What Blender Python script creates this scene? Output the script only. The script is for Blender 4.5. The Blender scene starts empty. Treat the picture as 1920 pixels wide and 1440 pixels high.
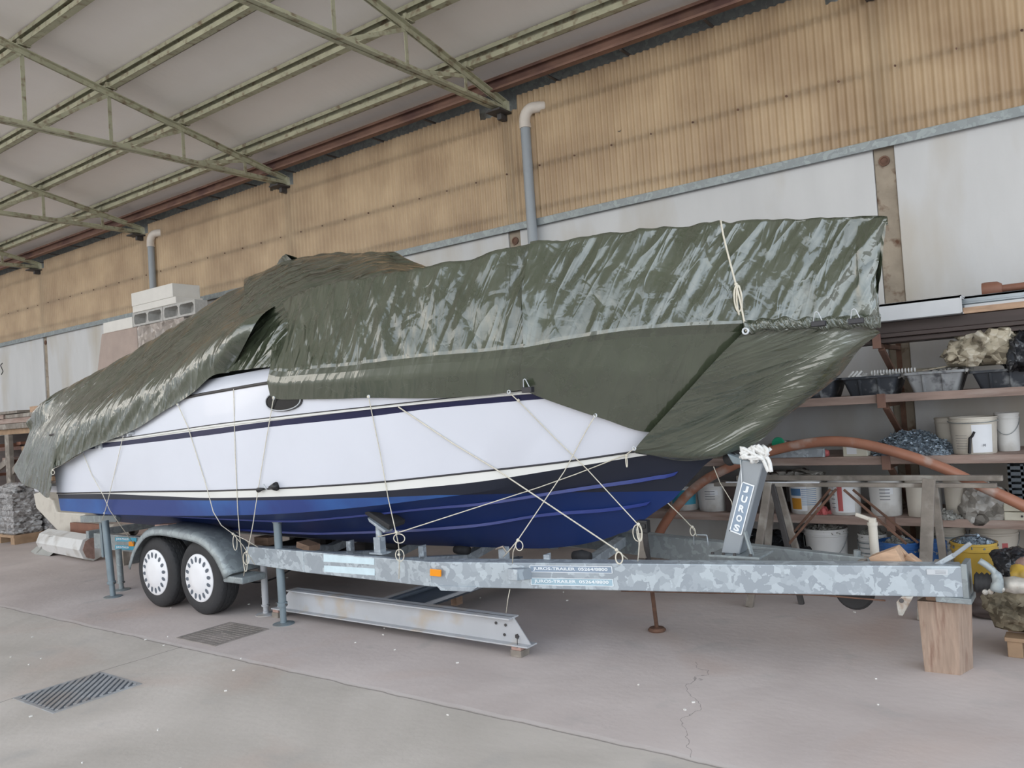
import bpy, math, random
from math import sin, cos, pi, radians, sqrt
from mathutils import Vector, Matrix, noise
from mathutils.bvhtree import BVHTree
import numpy as np

# ---------------------------------------------------------------- camera, world, exposure
SC = bpy.context.scene
COL = SC.collection
FPX = 1505.0
YAW, PITCH, ROLL = radians(36.25), radians(1.58), radians(-3.76)
CAM = Vector((0, 0, 1.6))
_f = Vector((-sin(YAW)*cos(PITCH), cos(YAW)*cos(PITCH), sin(PITCH)))
_r = Vector((cos(YAW), sin(YAW), 0)); _u = _r.cross(_f)
RT = _r*cos(ROLL)+_u*sin(ROLL); UP = -_r*sin(ROLL)+_u*cos(ROLL); FW = _f
cd = bpy.data.cameras.new('camera'); co = bpy.data.objects.new('camera', cd); COL.objects.link(co)
cd.sensor_fit = 'HORIZONTAL'; cd.sensor_width = 36; cd.lens = FPX/1920*36; cd.clip_end = 200
co.matrix_world = Matrix(((RT.x, UP.x, -FW.x, CAM.x), (RT.y, UP.y, -FW.y, CAM.y), (RT.z, UP.z, -FW.z, CAM.z), (0, 0, 0, 1)))
SC.camera = co
SC.view_settings.view_transform = 'Standard'; SC.view_settings.look = 'None'
SC.view_settings.gamma = 1; SC.view_settings.use_curve_mapping = False
SC.view_settings.exposure = 1.15
w = bpy.data.worlds.new('sky'); SC.world = w; w.use_nodes = True
nt = w.node_tree; bg = nt.nodes['Background']
tc = nt.nodes.new('ShaderNodeTexCoord'); sx = nt.nodes.new('ShaderNodeSeparateXYZ'); rp = nt.nodes.new('ShaderNodeValToRGB')
nt.links.new(tc.outputs['Generated'], sx.inputs[0]); nt.links.new(sx.outputs['Z'], rp.inputs[0]); 
tn = nt.nodes.new('ShaderNodeMapRange'); nt.links.new(sx.outputs['X'], tn.inputs[0]); tn.inputs[1].default_value = -.9; tn.inputs[2].default_value = .9
tr_ = nt.nodes.new('ShaderNodeValToRGB'); nt.links.new(tn.outputs[0], tr_.inputs[0])
tr_.color_ramp.elements[0].color = (1.0, .93, .84, 1); tr_.color_ramp.elements[1].color = (.88, .95, 1.0, 1)
tm = nt.nodes.new('ShaderNodeMix'); tm.data_type = 'RGBA'; tm.blend_type = 'MULTIPLY'; tm.inputs[0].default_value = 1
nt.links.new(rp.outputs[0], tm.inputs[6]); nt.links.new(tr_.outputs[0], tm.inputs[7]); nt.links.new(tm.outputs[2], bg.inputs[0])
rp.color_ramp.elements[0].position = 0.0; rp.color_ramp.elements[0].color = (1.0, 1.0, 1.0, 1)
rp.color_ramp.elements[1].position = 0.7; rp.color_ramp.elements[1].color = (0.42, 0.47, 0.56, 1)
bg.inputs[1].default_value = 1.4
# ---------------------------------------------------------------- image point -> place at a known depth
def ray(x, y): return FW + RT*((x-960)/FPX) - UP*((y-720)/FPX)
def at_y(x, y, Y): d = ray(x, y); return CAM + d*((Y-CAM.y)/d.y)
def at_z(x, y, z): d = ray(x, y); return CAM + d*((z-CAM.z)/d.z)
def at_x(x, y, X): d = ray(x, y); return CAM + d*((X-CAM.x)/d.x)

# ---------------------------------------------------------------- materials
MATS = {}
def nodes(m): m.use_nodes = True; return m.node_tree, m.node_tree.nodes, m.node_tree.links
def mat(name, col, rough=.6, metal=0., var=.12, scale=6., bump=.0, bscale=40., dirt=None, dscale=2.5, damt=.5, spec=.5, stretch=(1,1,1), coat=0.):
    if name in MATS: return MATS[name]
    m = bpy.data.materials.new(name); t, N, L = nodes(m); b = N['Principled BSDF']
    b.inputs['Roughness'].default_value = rough; b.inputs['Metallic'].default_value = metal
    b.inputs['Specular IOR Level'].default_value = spec; b.inputs['Coat Weight'].default_value = coat
    tc = N.new('ShaderNodeTexCoord'); mp = N.new('ShaderNodeMapping'); mp.inputs['Scale'].default_value = stretch
    L.new(tc.outputs['Object'], mp.inputs[0])
    n = N.new('ShaderNodeTexNoise'); n.inputs['Scale'].default_value = scale; n.inputs['Detail'].default_value = 6
    L.new(mp.outputs[0], n.inputs[0])
    r = N.new('ShaderNodeValToRGB'); e = r.color_ramp.elements
    e[0].position = .3; e[1].position = .7
    e[0].color = tuple(c*(1-var) for c in col)+(1,); e[1].color = tuple(min(1, c*(1+var)) for c in col)+(1,)
    L.new(n.outputs[0], r.inputs[0]); out = r.outputs[0]
    if dirt:
        n2 = N.new('ShaderNodeTexNoise'); n2.inputs['Scale'].default_value = dscale; n2.inputs['Detail'].default_value = 8
        L.new(mp.outputs[0], n2.inputs[0])
        r2 = N.new('ShaderNodeValToRGB'); r2.color_ramp.elements[0].position = .62-damt*.35; r2.color_ramp.elements[1].position = .72-damt*.1
        L.new(n2.outputs[0], r2.inputs[0])
        mx = N.new('ShaderNodeMix'); mx.data_type = 'RGBA'; L.new(r2.outputs[0], mx.inputs[0]); L.new(out, mx.inputs[6]); mx.inputs[7].default_value = tuple(dirt)+(1,)
        out = mx.outputs[2]
    L.new(out, b.inputs['Base Color'])
    if bump:
        nb = N.new('ShaderNodeTexNoise'); nb.inputs['Scale'].default_value = bscale; nb.inputs['Detail'].default_value = 4; L.new(mp.outputs[0], nb.inputs[0])
        bp = N.new('ShaderNodeBump'); bp.inputs['Strength'].default_value = bump; bp.inputs['Distance'].default_value = .01
        L.new(nb.outputs[0], bp.inputs['Height']); L.new(bp.outputs[0], b.inputs['Normal'])
    MATS[name] = m; return m

def galv(name, col, c2, scale=14):
    if name in MATS: return MATS[name]
    m = bpy.data.materials.new(name); t, N, L = nodes(m); b = N['Principled BSDF']
    b.inputs['Roughness'].default_value = .5; b.inputs['Metallic'].default_value = .35
    tc = N.new('ShaderNodeTexCoord'); n0 = N.new('ShaderNodeTexNoise'); n0.inputs['Scale'].default_value = 9; n0.inputs['Detail'].default_value = 5
    L.new(tc.outputs['Object'], n0.inputs[0])
    ad = N.new('ShaderNodeMix'); ad.data_type = 'RGBA'; ad.blend_type = 'LINEAR_LIGHT'; ad.inputs[0].default_value = .12
    L.new(tc.outputs['Object'], ad.inputs[6]); L.new(n0.outputs['Color'], ad.inputs[7])
    v = N.new('ShaderNodeTexVoronoi'); v.inputs['Scale'].default_value = scale; L.new(ad.outputs[2], v.inputs[0])
    sp = N.new('ShaderNodeSeparateColor'); L.new(v.outputs['Color'], sp.inputs[0])
    r = N.new('ShaderNodeValToRGB'); e = r.color_ramp.elements; e[0].position = .35; e[1].position = .95
    e[0].color = tuple(col)+(1,); e[1].color = tuple(c2)+(1,)
    L.new(sp.outputs[0], r.inputs[0]); L.new(r.outputs[0], b.inputs['Base Color'])
    MATS[name] = m; return m

def tarp_mat():
    m = bpy.data.materials.new('green tarpaulin'); t, N, L = nodes(m); b = N['Principled BSDF']
    b.inputs['Specular IOR Level'].default_value = .75
    b.inputs['Coat Weight'].default_value = 1.; b.inputs['Coat Roughness'].default_value = .10; b.inputs['Coat IOR'].default_value = 1.75
    tc = N.new('ShaderNodeTexCoord')
    n = N.new('ShaderNodeTexNoise'); n.inputs['Scale'].default_value = 3; n.inputs['Detail'].default_value = 8; L.new(tc.outputs['Object'], n.inputs[0])
    r = N.new('ShaderNodeValToRGB'); e = r.color_ramp.elements; e[0].position = .3; e[1].position = .72
    e[0].color = (.046, .057, .034, 1); e[1].color = (.074, .088, .056, 1)
    L.new(n.outputs[0], r.inputs[0]); L.new(r.outputs[0], b.inputs['Base Color'])
    rr = N.new('ShaderNodeMapRange'); rr.inputs[3].default_value = .20; rr.inputs[4].default_value = .36; L.new(n.outputs[0], rr.inputs[0]); L.new(rr.outputs[0], b.inputs['Roughness'])
    # crumple: slanted creases + voronoi crease lines, scaled by the per-vertex crumple attribute
    at = N.new('ShaderNodeAttribute'); at.attribute_name = 'crumple'
    def mth(op, a, b_=None, c=None):
        x = N.new('ShaderNodeMath'); x.operation = op
        for i, v in enumerate((a, b_, c)):
            if v is None: continue
            if isinstance(v, (int, float)): x.inputs[i].default_value = v
            else: L.new(v, x.inputs[i])
        return x.outputs[0]
    def noi(sc, st, rot, det=3, dist=.6):
        mp = N.new('ShaderNodeMapping'); mp.inputs['Rotation'].default_value = (0, 0, rot); mp.inputs['Scale'].default_value = st; mp.vector_type = 'TEXTURE'
        L.new(tc.outputs['UV'], mp.inputs[0]); q = N.new('ShaderNodeTexNoise'); q.inputs['Scale'].default_value = sc; q.inputs['Detail'].default_value = det; q.inputs['Distortion'].default_value = dist; L.new(mp.outputs[0], q.inputs[0]); return q.outputs[0]
    def ridge(o): return mth('SUBTRACT', 1., mth('MULTIPLY', mth('ABSOLUTE', mth('SUBTRACT', o, .5)), 4.))
    a1 = ridge(noi(1.0, (.22, 1.3, 1), -.55, 2)); a2 = ridge(noi(1.0, (.11, .5, 1), -.35, 2, 1.)); a3 = noi(1., (.10, .10, 1), 0, 3, .8)
    wn = N.new('ShaderNodeTexNoise'); wn.inputs['Scale'].default_value = 3; L.new(tc.outputs['UV'], wn.inputs[0])
    ad = N.new('ShaderNodeMix'); ad.data_type = 'RGBA'; ad.blend_type = 'LINEAR_LIGHT'; ad.inputs[0].default_value = .12
    L.new(tc.outputs['UV'], ad.inputs[6]); L.new(wn.outputs['Color'], ad.inputs[7])
    vo = N.new('ShaderNodeTexVoronoi'); vo.feature = 'DISTANCE_TO_EDGE'; vo.inputs['Scale'].default_value = 5.5; L.new(ad.outputs[2], vo.inputs[0])
    vl = mth('MINIMUM', mth('MULTIPLY', vo.outputs[0], 5.), .6)
    def facets(sc, seed):
        mq = N.new('ShaderNodeMapping'); mq.inputs['Scale'].default_value = (1.15, .75, 1); mq.inputs['Rotation'].default_value = (0, 0, -.6); mq.inputs['Location'].default_value = (seed, seed*.7, 0); L.new(ad.outputs[2], mq.inputs[0])
        v1 = N.new('ShaderNodeTexVoronoi'); v1.inputs['Scale'].default_value = sc; L.new(mq.outputs[0], v1.inputs[0])
        df = N.new('ShaderNodeVectorMath'); df.operation = 'SUBTRACT'; L.new(mq.outputs[0], df.inputs[0]); L.new(v1.outputs['Position'], df.inputs[1])
        cs = N.new('ShaderNodeVectorMath'); cs.operation = 'SUBTRACT'; L.new(v1.outputs['Color'], cs.inputs[0]); cs.inputs[1].default_value = (.5, .5, 0)
        dt = N.new('ShaderNodeVectorMath'); dt.operation = 'DOT_PRODUCT'; L.new(df.outputs[0], dt.inputs[0]); L.new(cs.outputs[0], dt.inputs[1]); return dt.outputs['Value']
    f1 = facets(6.5, 0.); f2 = facets(15., 3.)
    msk = mth('MULTIPLY', mth('MAXIMUM', mth('SUBTRACT', noi(1., (.45, .45, 1), 0, 2, .3), .38), 0.), 4.)
    fc = mth('MULTIPLY', mth('ADD', mth('MULTIPLY', f1, 13.), mth('MULTIPLY', f2, 9.)), mth('MINIMUM', msk, 1.))
    a1p = mth('POWER', mth('MAXIMUM', a1, 0.), 1.6); a2p = mth('POWER', mth('MAXIMUM', a2, 0.), 1.5)
    tot = mth('ADD', mth('ADD', mth('MULTIPLY', a1p, 1.0), mth('MULTIPLY', a2p, .30)), mth('ADD', mth('MULTIPLY', a3, .25), mth('ADD', fc, mth('MULTIPLY', vl, .15))))
    m2 = N.new('ShaderNodeMath'); m2.operation = 'MULTIPLY'; L.new(tot, m2.inputs[0]); L.new(at.outputs['Fac'], m2.inputs[1])
    bp = N.new('ShaderNodeBump'); bp.inputs['Strength'].default_value = .6; bp.inputs['Distance'].default_value = .03
    L.new(m2.outputs[0], bp.inputs['Height']); L.new(bp.outputs[0], b.inputs['Normal'])
    try: L.new(bp.outputs[0], b.inputs['Coat Normal'])
    except Exception: pass
    MATS['tarp'] = m; return m

def crumple(name, col, rough, var=.15, sc=9., spec=.6, tr=None):
    if name in MATS: return MATS[name]
    m = bpy.data.materials.new(name); t, N, L = nodes(m); b = N['Principled BSDF']; b.inputs['Roughness'].default_value = rough; b.inputs['Specular IOR Level'].default_value = spec
    tc = N.new('ShaderNodeTexCoord'); n = N.new('ShaderNodeTexNoise'); n.inputs['Scale'].default_value = 7; n.inputs['Detail'].default_value = 6; L.new(tc.outputs['Object'], n.inputs[0])
    r = N.new('ShaderNodeValToRGB'); e = r.color_ramp.elements; e[0].position = .3; e[1].position = .7
    e[0].color = tuple(c*(1-var) for c in col)+(1,); e[1].color = tuple(min(1, c*(1+var)) for c in col)+(1,); L.new(n.outputs[0], r.inputs[0]); L.new(r.outputs[0], b.inputs['Base Color'])
    prev = None
    for k, (s_, a) in enumerate(((sc, 1.), (sc*2.6, .9))):
        v1 = N.new('ShaderNodeTexVoronoi'); v1.inputs['Scale'].default_value = s_; L.new(tc.outputs['Object'], v1.inputs[0])
        df = N.new('ShaderNodeVectorMath'); df.operation = 'SUBTRACT'; L.new(tc.outputs['Object'], df.inputs[0]); L.new(v1.outputs['Position'], df.inputs[1])
        cs = N.new('ShaderNodeVectorMath'); cs.operation = 'SUBTRACT'; L.new(v1.outputs['Color'], cs.inputs[0]); cs.inputs[1].default_value = (.5, .5, .5)
        dt = N.new('ShaderNodeVectorMath'); dt.operation = 'DOT_PRODUCT'; L.new(df.outputs[0], dt.inputs[0]); L.new(cs.outputs[0], dt.inputs[1])
        mu = N.new('ShaderNodeMath'); mu.operation = 'MULTIPLY_ADD'; mu.inputs[1].default_value = a; L.new(dt.outputs['Value'], mu.inputs[0])
        if prev is not None: L.new(prev, mu.inputs[2])
        else: mu.inputs[2].default_value = 0
        prev = mu.outputs[0]
    bp = N.new('ShaderNodeBump'); bp.inputs['Strength'].default_value = 1.; bp.inputs['Distance'].default_value = 1.5; L.new(prev, bp.inputs['Height']); L.new(bp.outputs[0], b.inputs['Normal'])
    MATS[name] = m; return m

def floor_mat():
    m = bpy.data.materials.new('dusty concrete floor'); t, N, L = nodes(m); b = N['Principled BSDF']; b.inputs['Roughness'].default_value = .8; b.inputs['Specular IOR Level'].default_value = .3
    tc = N.new('ShaderNodeTexCoord'); P = tc.outputs['Object']
    def noi(s, d=6, dist=0):
        n = N.new('ShaderNodeTexNoise'); n.inputs['Scale'].default_value = s; n.inputs['Detail'].default_value = d; n.inputs['Distortion'].default_value = dist; L.new(P, n.inputs[0]); return n.outputs[0]
    def ramp(i, a, b_, c0, c1):
        r = N.new('ShaderNodeValToRGB'); e = r.color_ramp.elements; e[0].position = a; e[1].position = b_; e[0].color = tuple(c0)+(1,); e[1].color = tuple(c1)+(1,); L.new(i, r.inputs[0]); return r.outputs[0]
    def mix(f, a, b_):
        x = N.new('ShaderNodeMix'); x.data_type = 'RGBA'
        if isinstance(f, float): x.inputs[0].default_value = f
        else: L.new(f, x.inputs[0])
        for s, v in ((6, a), (7, b_)):
            if isinstance(v, tuple): x.inputs[s].default_value = v+(1,)
            else: L.new(v, x.inputs[s])
        return x.outputs[2]
    def mth(op, a, b_=None, c=None):
        x = N.new('ShaderNodeMath'); x.operation = op
        for i, v in enumerate((a, b_, c)):
            if v is None: continue
            if isinstance(v, (int, float)): x.inputs[i].default_value = v
            else: L.new(v, x.inputs[i])
        return x.outputs[0]
    sp = N.new('ShaderNodeSeparateXYZ'); L.new(P, sp.inputs[0]); X, Y = sp.outputs[0], sp.outputs[1]
    slab = ramp(noi(1.1, 8, .4), .35, .68, (.50, .435, .41), (.62, .55, .52))
    slab2 = ramp(noi(.9, 8, .6), .35, .66, (.46, .42, .375), (.60, .55, .50))
    side = ramp(mth('ADD', mth('MULTIPLY', mth('SUBTRACT', Y, 3.28), 8.), .5), .3, .7, (0, 0, 0), (1, 1, 1))
    base = mix(side, slab2, slab)
    base = mix(ramp(noi(.55, 5, 1.), .55, .75, (0, 0, 0), (.55, .55, .55)), base, (.50, .37, .31))
    base = mix(ramp(noi(2.7, 6, .5), .6, .8, (0, 0, 0), (.6, .6, .6)), base, (.38, .37, .355))
    base = mix(ramp(noi(26, 2), .70, .75, (0, 0, 0), (.5, .5, .5)), base, (.56, .53, .51))
    wob = mth('MULTIPLY', mth('SUBTRACT', noi(3.5, 5), .5), .05)
    def line(coord, pos, w_, cond=None):
        d = mth('ABSOLUTE', mth('ADD', mth('SUBTRACT', coord, pos), wob))
        l = mth('LESS_THAN', d, w_)
        if cond is not None: l = mth('MULTIPLY', l, cond)
        return l
    base = mix(mth('MULTIPLY', line(Y, 3.30, .017), noi(5)), base, (.64, .59, .56))
    base = mix(mth('MULTIPLY', line(Y, 3.268, .006), .6), base, (.16, .14, .13))
    front = mth('LESS_THAN', Y, 3.28)
    base = mix(mth('MULTIPLY', line(X, -5.55, .005, front), .7), base, (.16, .145, .13))
    dc = mth('ABSOLUTE', mth('ADD', mth('SUBTRACT', X, mth('MULTIPLY_ADD', Y, -.38, -1.6+1.25)), mth('MULTIPLY', mth('SUBTRACT', noi(4, 9), .5), .30)))
    cr = mth('MULTIPLY', mth('LESS_THAN', dc, .0025), mth('MULTIPLY', mth('GREATER_THAN', Y, 3.3), mth('LESS_THAN', Y, 4.5)))
    base = mix(mth('MULTIPLY', cr, .6), base, (.17, .15, .14))
    L.new(base, b.inputs['Base Color'])
    bp = N.new('ShaderNodeBump'); bp.inputs['Strength'].default_value = .25; bp.inputs['Distance'].default_value = .01; L.new(noi(18, 8), bp.inputs['Height']); L.new(bp.outputs[0], b.inputs['Normal'])
    return m

def frp_mat():
    m = bpy.data.materials.new('aged corrugated plastic'); t, N, L = nodes(m); b = N['Principled BSDF']; o = N['Material Output']
    tc = N.new('ShaderNodeTexCoord'); mp = N.new('ShaderNodeMapping'); mp.inputs['Scale'].default_value = (1.0, 1, .8); L.new(tc.outputs['Object'], mp.inputs[0])
    n = N.new('ShaderNodeTexNoise'); n.inputs['Scale'].default_value = 1.6; n.inputs['Detail'].default_value = 9; L.new(mp.outputs[0], n.inputs[0])
    r = N.new('ShaderNodeValToRGB'); e = r.color_ramp.elements; e[0].position = .3; e[1].position = .7; e[0].color = (.33, .228, .138, 1); e[1].color = (.50, .372, .235, 1); L.new(n.outputs[0], r.inputs[0])
    L.new(r.outputs[0], b.inputs['Base Color']); b.inputs['Roughness'].default_value = .45
    tr = N.new('ShaderNodeBsdfTranslucent'); L.new(r.outputs[0], tr.inputs[0])
    mx = N.new('ShaderNodeMixShader'); mx.inputs[0].default_value = .15; L.new(b.outputs[0], mx.inputs[1]); L.new(tr.outputs[0], mx.inputs[2]); L.new(mx.outputs[0], o.inputs[0])
    return m

def roof_mat():
    m = bpy.data.materials.new('ribbed white roof panels'); t, N, L = nodes(m); b = N['Principled BSDF']; b.inputs['Roughness'].default_value = .45
    tc = N.new('ShaderNodeTexCoord'); sp = N.new('ShaderNodeSeparateXYZ'); L.new(tc.outputs['Object'], sp.inputs[0])
    w_ = N.new('ShaderNodeMath'); w_.operation = 'MULTIPLY'; w_.inputs[1].default_value = 2*pi/.1; L.new(sp.outputs[0], w_.inputs[0])
    s = N.new('ShaderNodeMath'); s.operation = 'SINE'; L.new(w_.outputs[0], s.inputs[0])
    gt = N.new('ShaderNodeMath'); gt.operation = 'GREATER_THAN'; gt.inputs[1].default_value = .9; L.new(s.outputs[0], gt.inputs[0])
    bp = N.new('ShaderNodeBump'); bp.inputs['Strength'].default_value = .5; bp.inputs['Distance'].default_value = .006; L.new(gt.outputs[0], bp.inputs['Height']); L.new(bp.outputs[0], b.inputs['Normal'])
    n = N.new('ShaderNodeTexNoise'); n.inputs['Scale'].default_value = .8; n.inputs['Detail'].default_value = 7; L.new(tc.outputs['Object'], n.inputs[0])
    r = N.new('ShaderNodeValToRGB'); e = r.color_ramp.elements; e[0].position = .3; e[1].position = .7; e[0].color = (.82, .77, .73, 1); e[1].color = (.89, .84, .80, 1); L.new(n.outputs[0], r.inputs[0])
    L.new(r.outputs[0], b.inputs['Base Color']); return m

def hull_mat(kind):
    # antifouling paint: dark boot top above the painted waterline, blue below; the paint line is level on the boat
    m = bpy.data.materials.new('antifouling '+kind); t, N, L = nodes(m); b = N['Principled BSDF']; b.inputs['Roughness'].default_value = .42
    tc = N.new('ShaderNodeTexCoord'); sp = N.new('ShaderNodeSeparateXYZ'); L.new(tc.outputs['Object'], sp.inputs[0])
    m1_ = N.new('ShaderNodeMapRange'); L.new(sp.outputs[0], m1_.inputs[0]); m1_.inputs[1].default_value = -3.7; m1_.inputs[2].default_value = 1.0; m1_.inputs[3].default_value = .48; m1_.inputs[4].default_value = .53
    m2_ = N.new('ShaderNodeMapRange'); L.new(sp.outputs[0], m2_.inputs[0]); m2_.inputs[1].default_value = 1.0; m2_.inputs[2].default_value = 2.5; m2_.inputs[3].default_value = 0.; m2_.inputs[4].default_value = .055
    sb_ = N.new('ShaderNodeMath'); sb_.operation = 'SUBTRACT'; L.new(m1_.outputs[0], sb_.inputs[0]); L.new(m2_.outputs[0], sb_.inputs[1])
    g = N.new('ShaderNodeMath'); g.operation = 'GREATER_THAN'; L.new(sp.outputs[2], g.inputs[0]); L.new(sb_.outputs[0], g.inputs[1])
    n = N.new('ShaderNodeTexNoise'); n.inputs['Scale'].default_value = 1.3; n.inputs['Detail'].default_value = 5; L.new(tc.outputs['Object'], n.inputs[0])
    r = N.new('ShaderNodeValToRGB'); e = r.color_ramp.elements
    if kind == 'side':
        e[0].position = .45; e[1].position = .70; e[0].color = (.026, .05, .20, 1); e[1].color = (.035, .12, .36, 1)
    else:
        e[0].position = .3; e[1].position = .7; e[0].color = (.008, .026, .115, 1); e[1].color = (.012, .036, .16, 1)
    L.new(n.outputs[0], r.inputs[0])
    mx = N.new('ShaderNodeMix'); mx.data_type = 'RGBA'; L.new(g.outputs[0], mx.inputs[0]); L.new(r.outputs[0], mx.inputs[6]); mx.inputs[7].default_value = (.022, .026, .042, 1)
    L.new(mx.outputs[2], b.inputs['Base Color']); return m

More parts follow.
